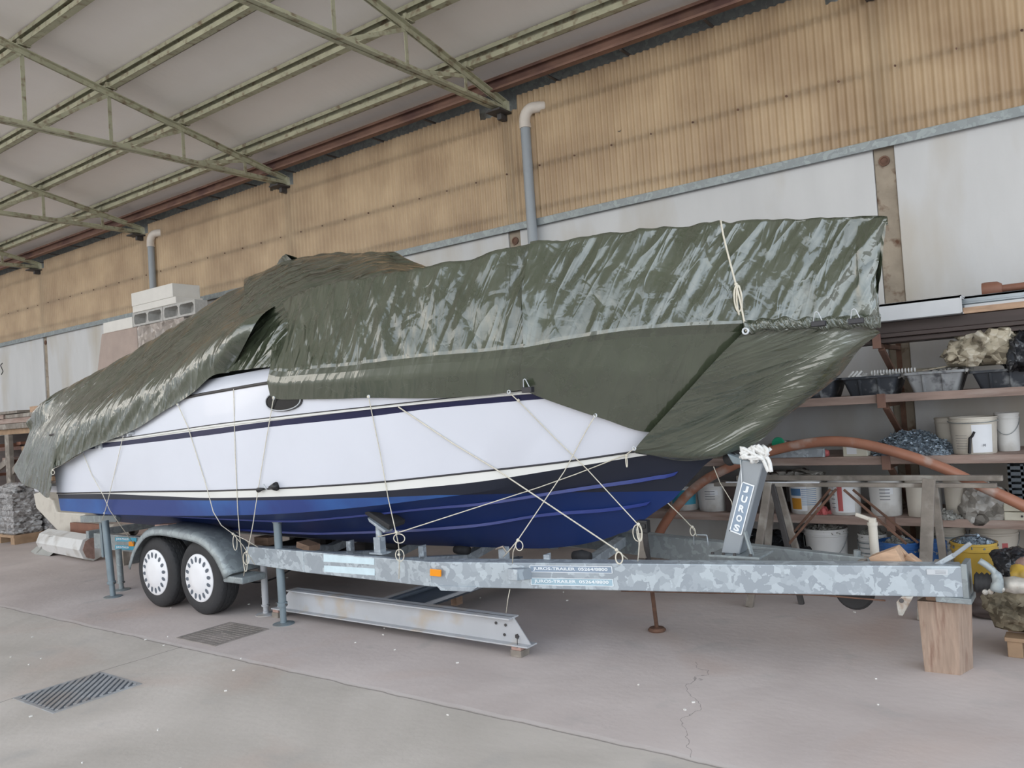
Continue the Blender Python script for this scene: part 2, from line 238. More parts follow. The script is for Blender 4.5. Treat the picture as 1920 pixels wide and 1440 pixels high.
def M(k):
    D = {
    'white_gel': lambda: mat('white gelcoat', (.70, .72, .79), .22, var=.02, scale=2, coat=.3),
    'cream_gel': lambda: mat('cream gelcoat', (.78, .78, .75), .25, var=.02, scale=2),
    'navy': lambda: mat('navy stripe', (.012, .014, .055), .3, var=.05),
    'blackline': lambda: mat('black trim line', (.02, .02, .025), .4, var=.05),
    'rubrail': lambda: mat('rubber rub rail', (.05, .045, .045), .5),
    'glassdark': lambda: mat('dark glass', (.012, .012, .014), .3, var=.0, spec=.15),
    'galv': lambda: galv('galvanised steel', (.33, .37, .41), (.50, .56, .60), 19),
    'galvdull': lambda: galv('dull galvanised steel', (.25, .28, .29), (.33, .37, .38), 20),
    'bluegrey': lambda: mat('blue grey painted steel', (.20, .25, .28), .45, .2, var=.12, dirt=(.26, .25, .23), damt=.3),
    'greypaint': lambda: mat('pale grey painted steel', (.42, .43, .45), .5, var=.08, scale=3, dirt=(.42, .37, .32), dscale=5, damt=.25),
    'darkgrey': lambda: mat('dark grey paint', (.10, .12, .15), .5, var=.1),
    'rust': lambda: mat('rusty steel', (.14, .075, .05), .75, var=.35, scale=12, bump=.3),
    'eave': lambda: mat('red oxide paint', (.235, .13, .095), .6, var=.2, scale=3, dirt=(.14, .07, .06), damt=.4),
    'truss': lambda: mat('peeling pale green paint', (.42, .41, .29), .6, var=.15, scale=5, dirt=(.22, .17, .11), dscale=11, damt=.28, bump=.15),
    'darksteel': lambda: mat('dark old steel', (.075, .07, .07), .6, .3, var=.3),
    'rubber': lambda: mat('tyre rubber', (.028, .028, .030), .75, var=.15, bump=.2, bscale=60),
    'blackplastic': lambda: mat('black plastic', (.02, .02, .022), .4, var=.2),
    'hubcap': lambda: mat('white painted hubcap', (.80, .80, .82), .4, var=.03),
    'wallwhite': lambda: mat('weathered white concrete', (.60, .605, .61), .85, var=.06, scale=1.5, dirt=(.50, .465, .41), dscale=.9, damt=.35, stretch=(1.4, 1, .45), bump=.12, bscale=25),
    'post': lambda: mat('stained concrete', (.33, .28, .22), .85, var=.2, scale=5, dirt=(.12, .06, .035), dscale=9, damt=.18, bump=.3),
    'wood': lambda: mat('sawn timber', (.36, .235, .165), .75, var=.18, scale=5, dirt=(.22, .15, .11), dscale=6, damt=.3, stretch=(1, 1, 5), bump=.15),
    'woodv': lambda: mat('upright timber', (.35, .255, .195), .75, var=.18, scale=9, dirt=(.24, .15, .11), dscale=7, damt=.3, stretch=(6, 6, .7), bump=.2),
    'woodlight': lambda: mat('fresh timber', (.50, .33, .22), .7, var=.2, scale=8, stretch=(1, 5, 5), bump=.1),
    'plank': lambda: mat('dusty brown planks', (.31, .225, .19), .8, var=.25, scale=7, dirt=(.42, .34, .30), dscale=5, damt=.3, stretch=(.4, 3, 3), bump=.2),
    'greywood': lambda: mat('weathered grey timber', (.24, .21, .18), .8, var=.25, scale=8, dirt=(.40, .37, .33), dscale=7, damt=.3, bump=.2),
    'darkwood': lambda: mat('dark stained boards', (.075, .055, .05), .6, var=.25, scale=4, stretch=(.3, 3, 3)),
    'redwood': lambda: mat('reddish board', (.22, .10, .065), .6, var=.15),
    'brick': lambda: mat('brick', (.40, .26, .22), .85, var=.2, scale=20, bump=.3),
    'rope': lambda: mat('cream cord', (.66, .62, .52), .8, var=.1, scale=60),
    'whiterope': lambda: mat('white rope', (.78, .78, .76), .8, var=.1, scale=80, bump=.4, bscale=150),
    'whiteplastic': lambda: mat('white plastic pail', (.68, .68, .67), .42, var=.06, scale=4, dirt=(.46, .44, .41), dscale=4, damt=.3),
    'creamplastic': lambda: mat('dusty cream pail', (.60, .56, .49), .5, var=.06, scale=4, dirt=(.42, .38, .33), dscale=4, damt=.35),
    'blueplastic': lambda: mat('blue tub plastic', (.04, .13, .36), .45, var=.15),
    'yellowplastic': lambda: mat('yellow bucket plastic', (.55, .36, .06), .5, var=.1, dirt=(.35, .27, .16), damt=.3),
    'tub': lambda: mat('black rubber tub', (.035, .04, .05), .5, var=.3, scale=6, dirt=(.20, .21, .22), dscale=14, damt=.25),
    'tubcement': lambda: mat('cement stained tub', (.30, .31, .32), .7, var=.2, scale=9, dirt=(.05, .05, .06), dscale=12, damt=.28),
    'paperwhite': lambda: mat('paper label', (.75, .77, .80), .6, var=.04),
    'orangelabel': lambda: mat('orange print', (.60, .28, .03), .6, var=.1),
    'bluelabel': lambda: mat('blue print', (.10, .22, .40), .6, var=.15),
    'cyanlabel': lambda: mat('light blue print', (.06, .35, .50), .5, var=.15),
    'redlabel': lambda: mat('faded red print', (.50, .12, .12), .6, var=.15),
    'inkgrey': lambda: mat('grey print', (.12, .13, .15), .6),
    'labelbg': lambda: mat('faded blue grey sticker', (.26, .33, .42), .5, var=.08),
    'labelbg2': lambda: mat('silvery blue sticker', (.34, .48, .56), .5, var=.12, scale=20),
    'labelblank': lambda: mat('worn pale sticker', (.62, .76, .82), .5, var=.06, scale=15),
    'labelwhite': lambda: mat('sticker white', (.85, .88, .90), .5, var=.02),
    'orange': lambda: mat('orange reflector', (.85, .30, .01), .25, var=.05),
    'foam': lambda: mat('white foam block', (.72, .70, .66), .7, var=.04),
    'block': lambda: mat('concrete block', (.46, .45, .43), .9, var=.1, scale=30, bump=.3),
    'film': lambda: crumple('dusty wrapping film', (.48, .42, .38), .35, .15, 5.),
    'pinkfilm': lambda: mat('pinkish brown wrapped cardboard', (.38, .295, .255), .5, var=.1, scale=4, bump=.4, bscale=8),
    'greyfilm': lambda: crumple('grey wrapping film', (.38, .37, .365), .25, .3, 11.),
    'slab': lambda: mat('grey slab', (.34, .34, .32), .85, var=.1),
    'palletwood': lambda: mat('pallet wood', (.36, .24, .15), .8, var=.2, scale=8),
    'greyplastic': lambda: mat('grey pvc pipe', (.30, .33, .36), .45, var=.12, scale=2, stretch=(1, 1, .5)),
    'whitepvc': lambda: mat('cream pvc elbow', (.68, .62, .56), .5, var=.08),
    'orangepipe': lambda: mat('brown orange plastic pipe', (.37, .165, .105), .42, var=.15, scale=5, dirt=(.45, .33, .28), dscale=7, damt=.22),
    'fittings': lambda: mat('blue grey zinc clips', (.23, .28, .33), .4, .4, var=.5, scale=30),
    'fittings2': lambda: mat('dusty grey fittings', (.30, .30, .28), .6, .1, var=.5, scale=30),
    'bagcream': lambda: crumple('cream plastic bag', (.50, .44, .33), .3),
    'baggrey': lambda: crumple('dusty clear bag', (.38, .36, .33), .3),
    'bagblack': lambda: crumple('black plastic bag', (.035, .037, .042), .22, .3),
    'sack': lambda: crumple('dirty sacking', (.27, .235, .17), .8, .35, 12., .2),
    'green': lambda: mat('green plastic', (.02, .30, .16), .4),
    'alu': lambda: mat('pale aluminium', (.58, .61, .64), .4, .3, var=.06),
    'whitealu': lambda: mat('white lacquered profile', (.66, .68, .70), .4, var=.04),
    'winch': lambda: mat('grey winch post', (.30, .33, .36), .38, .45, var=.08, scale=3),
    'castsilver': lambda: mat('silver cast coupling', (.48, .46, .42), .5, .4, var=.25, scale=25, dirt=(.28, .18, .12), dscale=14, damt=.3),
    'elbox': lambda: mat('cream junction box', (.62, .60, .50), .5, var=.05),
    'crate': lambda: mat('dark grey crate', (.06, .075, .09), .5, var=.1),
    'manhole': lambda: mat('dusty steel cover', (.36, .37, .38), .55, .2, var=.2, scale=8, dirt=(.34, .30, .27), dscale=3, damt=.4),
    'manhole2': lambda: mat('dusty concrete filled cover', (.25, .225, .205), .75, .0, var=.15, scale=8, dirt=(.33, .29, .27), dscale=4, damt=.4),
    'steelclip': lambda: mat('black clip', (.03, .03, .035), .4, .3),
    }
    return D[k]()

# ---------------------------------------------------------------- objects
def tag(o, label=None, cat=None, group=None, kind=None):
    if label: o['label'] = label
    if cat: o['category'] = cat
    if group: o['group'] = group
    if kind: o['kind'] = kind
    return o
def thing(name, label, cat, loc=(0, 0, 0), group=None):
    o = bpy.data.objects.new(name, None); COL.objects.link(o); o.location = loc; o.empty_display_size = .1
    return tag(o, label, cat, group)
def wloc(o):
    v = Vector(o.location)
    while o.parent: o = o.parent; v += Vector(o.location)
    return v
def dup(o, parent=None):
    c = o.copy(); COL.objects.link(c)
    if parent: c.parent = parent
    for ch in list(o.children): dup(ch, c)
    return c

class MB:
    def __init__(s): s.v = []; s.f = []; s.m = []; s.uv = None
    def add(s, vs, fs, mi=0):
        n = len(s.v); s.v += [Vector(p) for p in vs]; s.f += [tuple(i+n for i in f) for f in fs]; s.m += [mi]*len(fs); return s
    def box(s, c, d, rot=None, mi=0, taper=1.):
        c = Vector(c); vs = []
        for z in (-.5, .5):
            k = taper if z > 0 else 1.
            for x, y in ((-.5, -.5), (.5, -.5), (.5, .5), (-.5, .5)):
                p = Vector((x*d[0]*k, y*d[1]*k, z*d[2]))
                if rot: p = rot @ p
                vs.append(c+p)
        return s.add(vs, [(0, 3, 2, 1), (4, 5, 6, 7), (0, 1, 5, 4), (1, 2, 6, 5), (2, 3, 7, 6), (3, 0, 4, 7)], mi)
    def bx(s, a, b, mi=0):
        return s.box([(a[i]+b[i])/2 for i in range(3)], [abs(b[i]-a[i]) for i in range(3)], None, mi)
    def bar(s, a, b, w_, h, up=(0, 0, 1), mi=0):
        a = Vector(a); b = Vector(b); d = (b-a); l = d.length; d.normalize(); u = Vector(up); sd_ = d.cross(u)
        if sd_.length < 1e-4: sd_ = d.cross(Vector((1, 0, 0)))
        sd_.normalize(); u = sd_.cross(d); R = Matrix((d, sd_, u)).transposed()
        return s.box((a+b)/2, (l, w_, h), R, mi)
    def tube(s, pts, r, n=8, mi=0, caps=True, closed=False):
        P = [Vector(p) for p in pts]; rs = r if isinstance(r, (list, tuple)) else [r]*len(P)
        vs = []; prev = None
        for i, p in enumerate(P):
            if closed: t = P[(i+1) % len(P)]-P[i-1]
            else: t = (P[min(i+1, len(P)-1)]-P[max(i-1, 0)])
            t.normalize()
            if prev is None:
                a = Vector((0, 0, 1)) if abs(t.z) < .9 else Vector((1, 0, 0)); u = t.cross(a).normalized()
            else:
                u = (prev-t*prev.dot(t)); u = u.normalized() if u.length > 1e-6 else t.orthogonal().normalized()
            prev = u; v = t.cross(u)
            for k in range(n):
                a = 2*pi*k/n; vs.append(p+(u*cos(a)+v*sin(a))*rs[i])
        fs = []
        m = len(P) if closed else len(P)-1
        for i in range(m):
            j = (i+1) % len(P)
            for k in range(n): fs.append((i*n+k, i*n+(k+1) % n, j*n+(k+1) % n, j*n+k))
        if caps and not closed:
            fs.append(tuple(reversed(range(n)))); fs.append(tuple((len(P)-1)*n+k for k in range(n)))
        return s.add(vs, fs, mi)
    def lathe(s, prof, c=(0, 0, 0), axis='z', n=24, mi=0, cap0=True, cap1=True):
        c = Vector(c); vs = []
        for r, h in prof:
            for k in range(n):
                a = 2*pi*k/n; x, y = r*cos(a), r*sin(a)
                p = {'z': (x, y, h), 'y': (x, h, y), 'x': (h, x, y)}[axis]; vs.append(c+Vector(p))
        fs = []
        for i in range(len(prof)-1):
            for k in range(n): fs.append((i*n+k, i*n+(k+1) % n, (i+1)*n+(k+1) % n, (i+1)*n+k))
        if cap0: fs.append(tuple(reversed(range(n))))
        if cap1: fs.append(tuple((len(prof)-1)*n+k for k in range(n)))
        return s.add(vs, fs, mi)
    def prism(s, poly, vec, mi=0):
        n = len(poly); vec = Vector(vec); vs = [Vector(p) for p in poly]+[Vector(p)+vec for p in poly]
        fs = [tuple(reversed(range(n))), tuple(range(n, 2*n))]+[(i, (i+1) % n, n+(i+1) % n, n+i) for i in range(n)]
        return s.add(vs, fs, mi)
    def grid(s, rows, mi=0, closed=False):
        n = len(rows[0]); vs = [p for r in rows for p in r]; fs = []
        for i in range(len(rows)-1):
            for k in range(n if closed else n-1): fs.append((i*n+k, i*n+(k+1) % n, (i+1)*n+(k+1) % n, (i+1)*n+k))
        return s.add(vs, fs, mi)
    def build(s, name, mats, parent=None, smooth=False, bevel=0, origin=None, solid=0, sub=0, fix=True):
        if not isinstance(mats, (list, tuple)): mats = [mats]
        mats = [M(x) if isinstance(x, str) else x for x in mats]
        off = wloc(parent) if parent else (Vector(origin) if origin is not None else Vector((0, 0, 0)))
        me = bpy.data.meshes.new(name); me.from_pydata([tuple(v-off) for v in s.v], [], s.f)
        for x in mats: me.materials.append(x)
        for p, mi in zip(me.polygons, s.m): p.material_index = mi; p.use_smooth = bool(smooth)
        me.update()
        if fix:
            import bmesh
            bm = bmesh.new(); bm.from_mesh(me); bmesh.ops.recalc_face_normals(bm, faces=bm.faces); bm.to_mesh(me); bm.free()
        if getattr(s, 'cr', None):
            at_ = me.attributes.new('crumple', 'FLOAT', 'POINT')
            for i_, c_ in enumerate(s.cr): at_.data[i_].value = c_
        if s.uv:
            ul = me.uv_layers.new(name='UVMap')
            for lp in me.loops: ul.data[lp.index].uv = s.uv[lp.vertex_index]
        o = bpy.data.objects.new(name, me); COL.objects.link(o)
        if parent: o.parent = parent
        elif origin is not None: o.location = origin
        if solid: md = o.modifiers.new('solid', 'SOLIDIFY'); md.thickness = solid; md.offset = 0
        if bevel: md = o.modifiers.new('bevel', 'BEVEL'); md.width = bevel; md.segments = 2; md.limit_method = 'ANGLE'; md.angle_limit = radians(40)
        if sub: md = o.modifiers.new('sub', 'SUBSURF'); md.levels = sub; md.render_levels = sub
        if smooth == 'auto':
            for p in me.polygons: p.use_smooth = True
            try: me.set_sharp_from_angle(angle=radians(35))
            except Exception: pass
        return o
def struct(o): o['kind'] = 'structure'; return o

def text_mesh(txt, size, bold=0.0):
    cu = bpy.data.curves.new('txt', 'FONT'); cu.body = txt; cu.size = size; cu.offset = bold; cu.align_x = 'LEFT'; cu.resolution_u = 3
    o = bpy.data.objects.new('txt', cu); COL.objects.link(o); bpy.context.view_layer.update()
    dg = bpy.context.evaluated_depsgraph_get(); me = bpy.data.meshes.new_from_object(o.evaluated_get(dg))
    vs = [v.co.copy() for v in me.vertices]; fs = [tuple(p.vertices) for p in me.polygons]
    bpy.data.objects.remove(o); bpy.data.curves.remove(cu); bpy.data.meshes.remove(me)
    return vs, fs
def put_text(mb, txt, org, ex, ey, W=None, H=None, mi=0, bold=0.0, off=(0, 0, 0)):
    """lay text with its lower left at org, along ex, up along ey, scaled to width W / height H"""
    vs, fs = text_mesh(txt, 1, bold); x0 = min(v.x for v in vs); x1 = max(v.x for v in vs); y0 = min(v.y for v in vs); y1 = max(v.y for v in vs)
    ex = Vector(ex).normalized(); ey = Vector(ey).normalized(); kx = W/(x1-x0) if W else H/(y1-y0); ky = H/(y1-y0) if H else kx
    org = Vector(org)+Vector(off)
    mb.add([org+ex*((v.x-x0)*kx)+ey*((v.y-y0)*ky) for v in vs], fs, mi)

rnd = random.Random(7)
def interp(x, pts):
    xs = [p[0] for p in pts]; ys = [p[1] for p in pts]
    return float(np.interp(x, xs, ys))
def spline(pts, n):
    """Catmull-Rom resample of a polyline, chord-length spaced"""
    P = [Vector(p) for p in pts]
    if len(P) == 2: return [P[0].lerp(P[1], i/(n-1)) for i in range(n)]
    L = [0]
    for a, b in zip(P, P[1:]): L.append(L[-1]+(b-a).length)
    out = []
    for i in range(n):
        s = L[-1]*i/(n-1); k = 0
        while k < len(P)-2 and L[k+1] < s: k += 1
        t = (s-L[k])/max(1e-9, L[k+1]-L[k])
        p0 = P[k-1] if k else P[0]*2-P[1]; p1 = P[k]; p2 = P[k+1]; p3 = P[k+2] if k+2 < len(P) else P[-1]*2-P[-2]
        out.append(.5*((2*p1)+(p2-p0)*t+(2*p0-5*p1+4*p2-p3)*t*t+(3*p1-p0-3*p2+p3)*t**3))
    return out

# ================================================================ THE SHED
WY = 7.5
TX = [-21.05, -17.1, -13.2, -9.28, -5.33, -1.38, 2.6]          # truss and post lines, about 3.95 m apart
def chord_z(Y): return 5.10+.215*(7.5-Y)
MATS['floor'] = floor_mat()
fl = struct(MB().grid([[(-60, -45, 0), (60, -45, 0)], [(-60, 20, 0), (60, 20, 0)]]).build('floor', MATS['floor']))
# back wall: white precast panels between the posts
mb = MB()
for a, b in zip(TX[:-1]+[2.6], TX[1:]+[4.0]):
    mb.bx((a+.085, WY, 0), (b-.085 if b < 3.9 else b, WY+.16, 3.64))
mb.bx((-30, WY, 0), (TX[0]-.085, WY+.16, 3.64))
struct(mb.build('wall_back', 'wallwhite', bevel=.006))
struct(MB().bx((-30.1, -12, 0), (-29.9, 7.7, 6.5)).build('wall_left', 'wallwhite'))
for i, x in enumerate(TX[:-1]):
    lab = {-1.38: 'stained concrete post in the white wall behind the covered bow, with a rusty round hole', -5.33: 'narrow brown concrete post in the wall just left of the nearer drainpipe',
           -9.28: 'concrete wall post hidden behind the boat cover hump', -13.2: 'concrete wall post behind the farther drainpipe', -17.1: 'thin brown post between white wall panels above the timber rack',
           -21.05: 'concrete wall post at the far left end of the wall'}[x]
    p = thing('concrete_post', lab, 'post', (x, WY, 0), 'posts of the back wall')
    MB().bx((x-.083, WY+.02, 0), (x+.083, WY+.2, 4.97)).build('shaft', 'post', p, bevel=.008)
    MB().lathe([(.045, 0), (.045, -.012), (.03, -.014), (.03, -.004)], (x, WY+.02, 3.50), 'y', 16, cap1=True).build('rusty_socket', 'rust', p)
# corrugated translucent cladding above
mb = MB(); vs = []; n = 0; rows = [[], [], [], []]
x = -24.0; step = .0763/8
MATS['frp'] = frp_mat()
k = 0
while x < 2.6:
    near = min(abs(x-t+(.10)) for t in TX)
    top = 5.135 if near > .27 else 4.985
    wob = .006*noise.noise(Vector((x*.8, 0, 0)))
    y = WY-.026+.014*sin(2*pi*x/.0763)+wob
    seam = .012 if int(math.floor((x+24)/1.3)) % 2 else 0
    top += .006*noise.noise(Vector((x*3, 5, 0)))
    for r, z in enumerate((3.668, 3.78, 4.5, top)): rows[r].append((x, y-seam*.5+(0.004*noise.noise(Vector((x*2, z*2, 1)))), z))
    x += step
struct(mb.grid(rows).build('wall_back_cladding', MATS['frp'], smooth=True, fix=False))
struct(MB().bx((-24, WY-.045, 3.635), (2.6, WY+.03, 3.675)).bx((-24, WY-.056, 3.60), (2.6, WY-.046, 3.682)).build('trim_1', 'galvdull', bevel=.003))
for z, nm in ((4.87, 'top'), (4.27, 'middle'), (3.80, 'bottom')):
    tag(MB().bx((-24, WY-.008, z-.03), (2.6, WY+.03, z+.03)).build('wall_girt', 'rust', origin=(-10, WY, z)), 'rusty steel rail showing as a dark %s line through the corrugated sheets' % nm, 'rail', 'rails behind the corrugated sheets')
mb = MB(); x = -20.0
while x < 1:
    for z in (4.27,):
        mb.lathe([(.011, 0), (.011, -.012), (.004, -.016)], (x, WY-.03, z), 'y', 8)
    x += .4578
tag(mb.build('sheet_screws', 'rust', origin=(-10, WY, 4.27)), 'row of small rusty screws along the corrugated plastic sheets', 'screws', kind='stuff')
# little tear in the sheet
h = at_y(1161, 246, WY-.036)
tag(MB().add([h+Vector(p) for p in ((-.02, 0, .008), (-.008, 0, -.004), (.012, 0, -.006), (.022, 0, .006), (.026, 0, .010), (.008, 0, .003), (-.006, 0, .004))], [(0, 1, 2, 3, 4, 5, 6)]).build('sheet_tear', 'darksteel', origin=h, solid=.002),
    'small dark tear in the corrugated sheet right of the nearer drainpipe', 'tear')

# roof deck
def roofz(Y): return chord_z(Y)+.20
RY0, RY1 = 7.35, -.7
MATS['roof'] = roof_mat()
struct(MB().add([(-30, RY0, roofz(RY0)), (3.4, RY0, roofz(RY0)), (3.4, RY1, roofz(RY1)), (-30, RY1, roofz(RY1)),
          (-30, RY0, roofz(RY0)+.06), (3.4, RY0, roofz(RY0)+.06), (3.4, RY1, roofz(RY1)+.06), (-30, RY1, roofz(RY1)+.06)],
         [(0, 1, 2, 3), (7, 6, 5, 4), (0, 4, 5, 1), (1, 5, 6, 2), (2, 6, 7, 3), (3, 7, 4, 0)]).build('ceiling', MATS['roof']))
struct(MB().bx((-30, 7.35, roofz(7.35)-.002), (3.4, 7.36, roofz(7.35)+.06)).build('trim_2', 'whitealu'))
g = MB(); g.bx((-29.8, 7.62, 5.02), (3.2, 7.64, 5.36)).bx((-29.8, 7.62, 5.02), (3.2, 7.86, 5.04)).bx((-29.8, 7.84, 5.02), (3.2, 7.86, 5.42)).bx((-29.8, 7.36, 5.335), (3.2, 7.9, 5.352))
tag(g.build('eaves_gutter', 'galvdull', origin=(-10, 7.7, 5.1)), 'grey metal eaves gutter seen through the slot above the corrugated sheets', 'gutter')
mb = thing('eaves_beam', 'long red oxide steel beam along the eaves above the corrugated sheets', 'beam', (-10, 7.22, 5.14))
b_ = MB().bx((-24, 7.27, 5.15), (3.2, 7.28, 5.295)).bx((-24, 7.20, 5.15), (3.2, 7.28, 5.16)).bx((-24, 7.20, 5.285), (3.2, 7.28, 5.295)).bx((-24, 7.195, 5.15), (3.2, 7.205, 5.175)).bx((-24, 7.195, 5.265), (3.2, 7.205, 5.295))
b_.build('channel', 'eave', mb)
b_ = MB()
x = -23.5
while x < 3: b_.bx((x-.015, 7.28, 5.14), (x+.015, 7.62, 5.155)); x += .9
b_.build('gutter_bracket', 'darksteel', mb)['kind'] = 'stuff'

PY = [6.79, 5.87, 4.93, 3.98, 3.03, 2.08, 1.13, .18, -.6]
def purlin(Y, lab):
    z = chord_z(Y)+.035
    r = thing('roof_purlin', lab, 'purlin', (-10, Y, z), 'roof purlins')
    a, b = -24, 3.2
    m = MB().bx((a, Y+.05, z), (b, Y+.057, z+.15)).bx((a, Y-.02, z), (b, Y+.057, z+.007)).bx((a, Y-.02, z+.143), (b, Y+.057, z+.15))
    m.bx((a, Y-.025, z), (b, Y-.018, z+.055)).bx((a, Y-.025, z+.105), (b, Y-.018, z+.15))
    m.build('channel', 'truss', r)
    c = MB()
    for t in TX: c.bx((t-.02+.05, Y-.06, z-.01), (t+.02+.05, Y+.07, z+.05))
    c.build('cleats', 'truss', r)['kind'] = 'stuff'
words = ['first', 'second', 'third', 'fourth', 'fifth', 'sixth', 'seventh', 'eighth', 'ninth', 'tenth', 'eleventh', 'twelfth']
for i, Y in enumerate(PY): purlin(Y, 'pale green roof purlin along the shed, %s one up from the red eaves beam' % words[i])

def truss(X, lab):
    t = thing('roof_truss', lab, 'truss', (X, 7.4, 4.97), 'roof trusses')
    Ye = -.65
    for nm, z0, z1, k in (('bottom_chord', 4.97, 4.97, 0), ('top_chord', chord_z(7.46)-.03, chord_z(Ye)-.03, 1)):
        m = MB()
        for s in (-1, 1):
            m.bar((X+s*.034, 7.46, z0+.03), (X+s*.034, Ye, z1+.03), .05, .009)
            m.bar((X+s*.012, 7.46, z0+.03+(-.028 if k else .028)), (X+s*.012, Ye, z1+.03+(-.028 if k else .028)), .007, .06)
        m.build(nm, 'truss', t)
    for i, Y in enumerate(PY[:-1]):
        MB().bx((X-.006, Y-.022, 5.0), (X+.001, Y+.022, chord_z(Y)-.02)).bx((X-.03, Y+.016, 5.0), (X, Y+.022, chord_z(Y)-.02)).build('vertical', 'truss', t)
        if i+1 < len(PY)-1:
            Y2 = PY[i+1]
            MB().bar((X+.008, Y2+.10, 5.02), (X+.008, Y-.02, chord_z(Y)-.05), .007, .042).build('diagonal', 'truss', t)
    MB().bx((X-.07, 7.43, 4.97), (X+.07, 7.48, 5.10)).build('end_plate', 'truss', t)
    MB().bx((X-.10, 7.24, 4.945), (X+.10, 7.47, 4.966)).bx((X-.03, 7.36, 4.88), (X+.03, 7.47, 4.945)).build('bearing_bracket', 'darksteel', t)
for X, lab in zip(TX[1:-1], ['farthest visible pale green roof truss at the left edge', 'pale green roof truss meeting the wall above the farther drainpipe', 'pale green roof truss meeting the wall above the boat stern, complete in view',
                       'nearest fully visible pale green roof truss, ending beside the nearer drainpipe elbow', 'pale green roof truss above the notch at the top right of the corrugated sheets']): truss(X, lab)

def drainpipe(px, py, lab):
    p = at_y(px, py, WY-.10)
    t = thing('drainpipe', lab, 'drainpipe', (p.x, p.y, 0), 'drainpipes on the wall')
    MB().tube([(p.x, p.y, 0.0), (p.x, p.y, 4.74)], .056, 20).build('pipe', 'greyplastic', t, smooth='auto')
    el = [(p.x, p.y, 4.70), (p.x, p.y, 4.80), (p.x+.02, p.y+.01, 4.87), (p.x+.07, p.y+.03, 4.915), (p.x+.14, p.y+.08, 4.925), (p.x+.22, p.y+.16, 4.93)]
    MB().tube(spline(el, 14), .063, 20).lathe([(.066, 0), (.066, .05)], (p.x, p.y, 4.70), 'z', 20).build('elbow', 'whitepvc', t, smooth='auto')
drainpipe(989, 300, 'grey drainpipe with cream elbow rising above the middle of the boat cover')
drainpipe(285, 500, 'grey drainpipe with cream elbow above the stacked concrete blocks at left')

# covers let into the floor
def cover(px, mt, lab, stripes, cat='floor cover'):
    P = [at_z(x, y, 0) for x, y in px]
    cx = sum(p.x for p in P)/4; cy = sum(p.y for p in P)/4
    x0 = min(P[0].x, P[1].x); x1 = max(P[2].x, P[3].x); y0 = min(P[0].y, P[3].y); y1 = max(P[1].y, P[2].y)
    t = thing('manhole_cover', lab, cat, (cx, cy, 0))
    MB().bx((x0-.02, y0-.02, -.01), (x1+.02, y0, .006)).bx((x0-.02, y1, -.01), (x1+.02, y1+.02, .006)).bx((x0-.02, y0, -.01), (x0, y1, .006)).bx((x1, y0, -.01), (x1+.02, y1, .006)).build('frame', mt, t)
    MB().bx((x0, y0, -.02), (x1, y1, .002)).build('plate', 'darkgrey' if stripes == 'v' else mt, t)
    m = MB()
    if stripes == 'v':
        w_, d_ = x1-x0, y1-y0; st = .052
        k = -int(d_/st)-1
        while k*st < w_:
            # diagonal rib x = x0+k*st+(y1-y), clipped to the cover
            ya, yb = y1-max(0, -k*st), y1-min(d_, w_-k*st)
            if ya-yb > .02:
                xa_, xb_ = x0+k*st+(y1-ya), x0+k*st+(y1-yb)
                m.bar((xa_+.006, ya-.006, .004), (xb_-.006, yb+.006, .004), .020, .010)
            k += 1
        m.build('ribs', mt, t)
    else:
        for i in range(11):
            y = y0+(y1-y0)*(i+.5)/11
            if i in (4, 5, 6): m.bx((x0+.01, y-.009, 0), (cx-.06, y+.009, .006)); m.bx((cx+.06, y-.009, 0), (x1-.01, y+.009, .006))
            else: m.bx((x0+.01, y-.009, 0), (x1-.01, y+.009, .006))
        m.bx((cx-.04, cy-.02, 0), (cx+.04, cy+.02, .006)); m.build('ribs', mt, t)
    return t
cover([(35, 1310), (185, 1263), (250, 1282), (103, 1335)], 'manhole', 'ribbed steel floor cover nearest the lower left corner', 'v')
cover([(358, 1190), (440, 1171), (492, 1180), (405, 1210)], 'manhole2', 'dusty slotted floor cover in front of the white-capped wheels', 'h')
mb = MB()
for i in range(60):
    x, y = rnd.uniform(-8, 0), rnd.uniform(1.5, 6)
    mb.box((x, y, .003), (rnd.uniform(.006, .02), rnd.uniform(.005, .012), .006), Matrix.Rotation(rnd.uniform(0, 3), 3, 'Z'))
tag(mb.build('floor_debris', 'foam', origin=(-3, 4, 0)), 'tiny pale chips scattered over the concrete floor', 'debris', kind='stuff')

# ================================================================ THE BOAT
CY = 4.85
def hbcurve(full, L, ex, d):   # half beam at distance d behind the stem
    t = max(0., min(1., d/L)); return full*(1-(1-t)**ex)
def solve(px, xs, full, L, ex):
    """image curve -> (x, z) on the curved plan line of this row"""
    out = []
    for (a, b) in px:
        Y = CY-full
        for _ in range(40):
            p = at_y(a, b, Y); hb = hbcurve(full, L, ex, xs-p.x); Y = .6*Y+.4*(CY-hb)
        p = at_y(a, b, Y); out.append((p.x, p.z))
    return sorted(out)
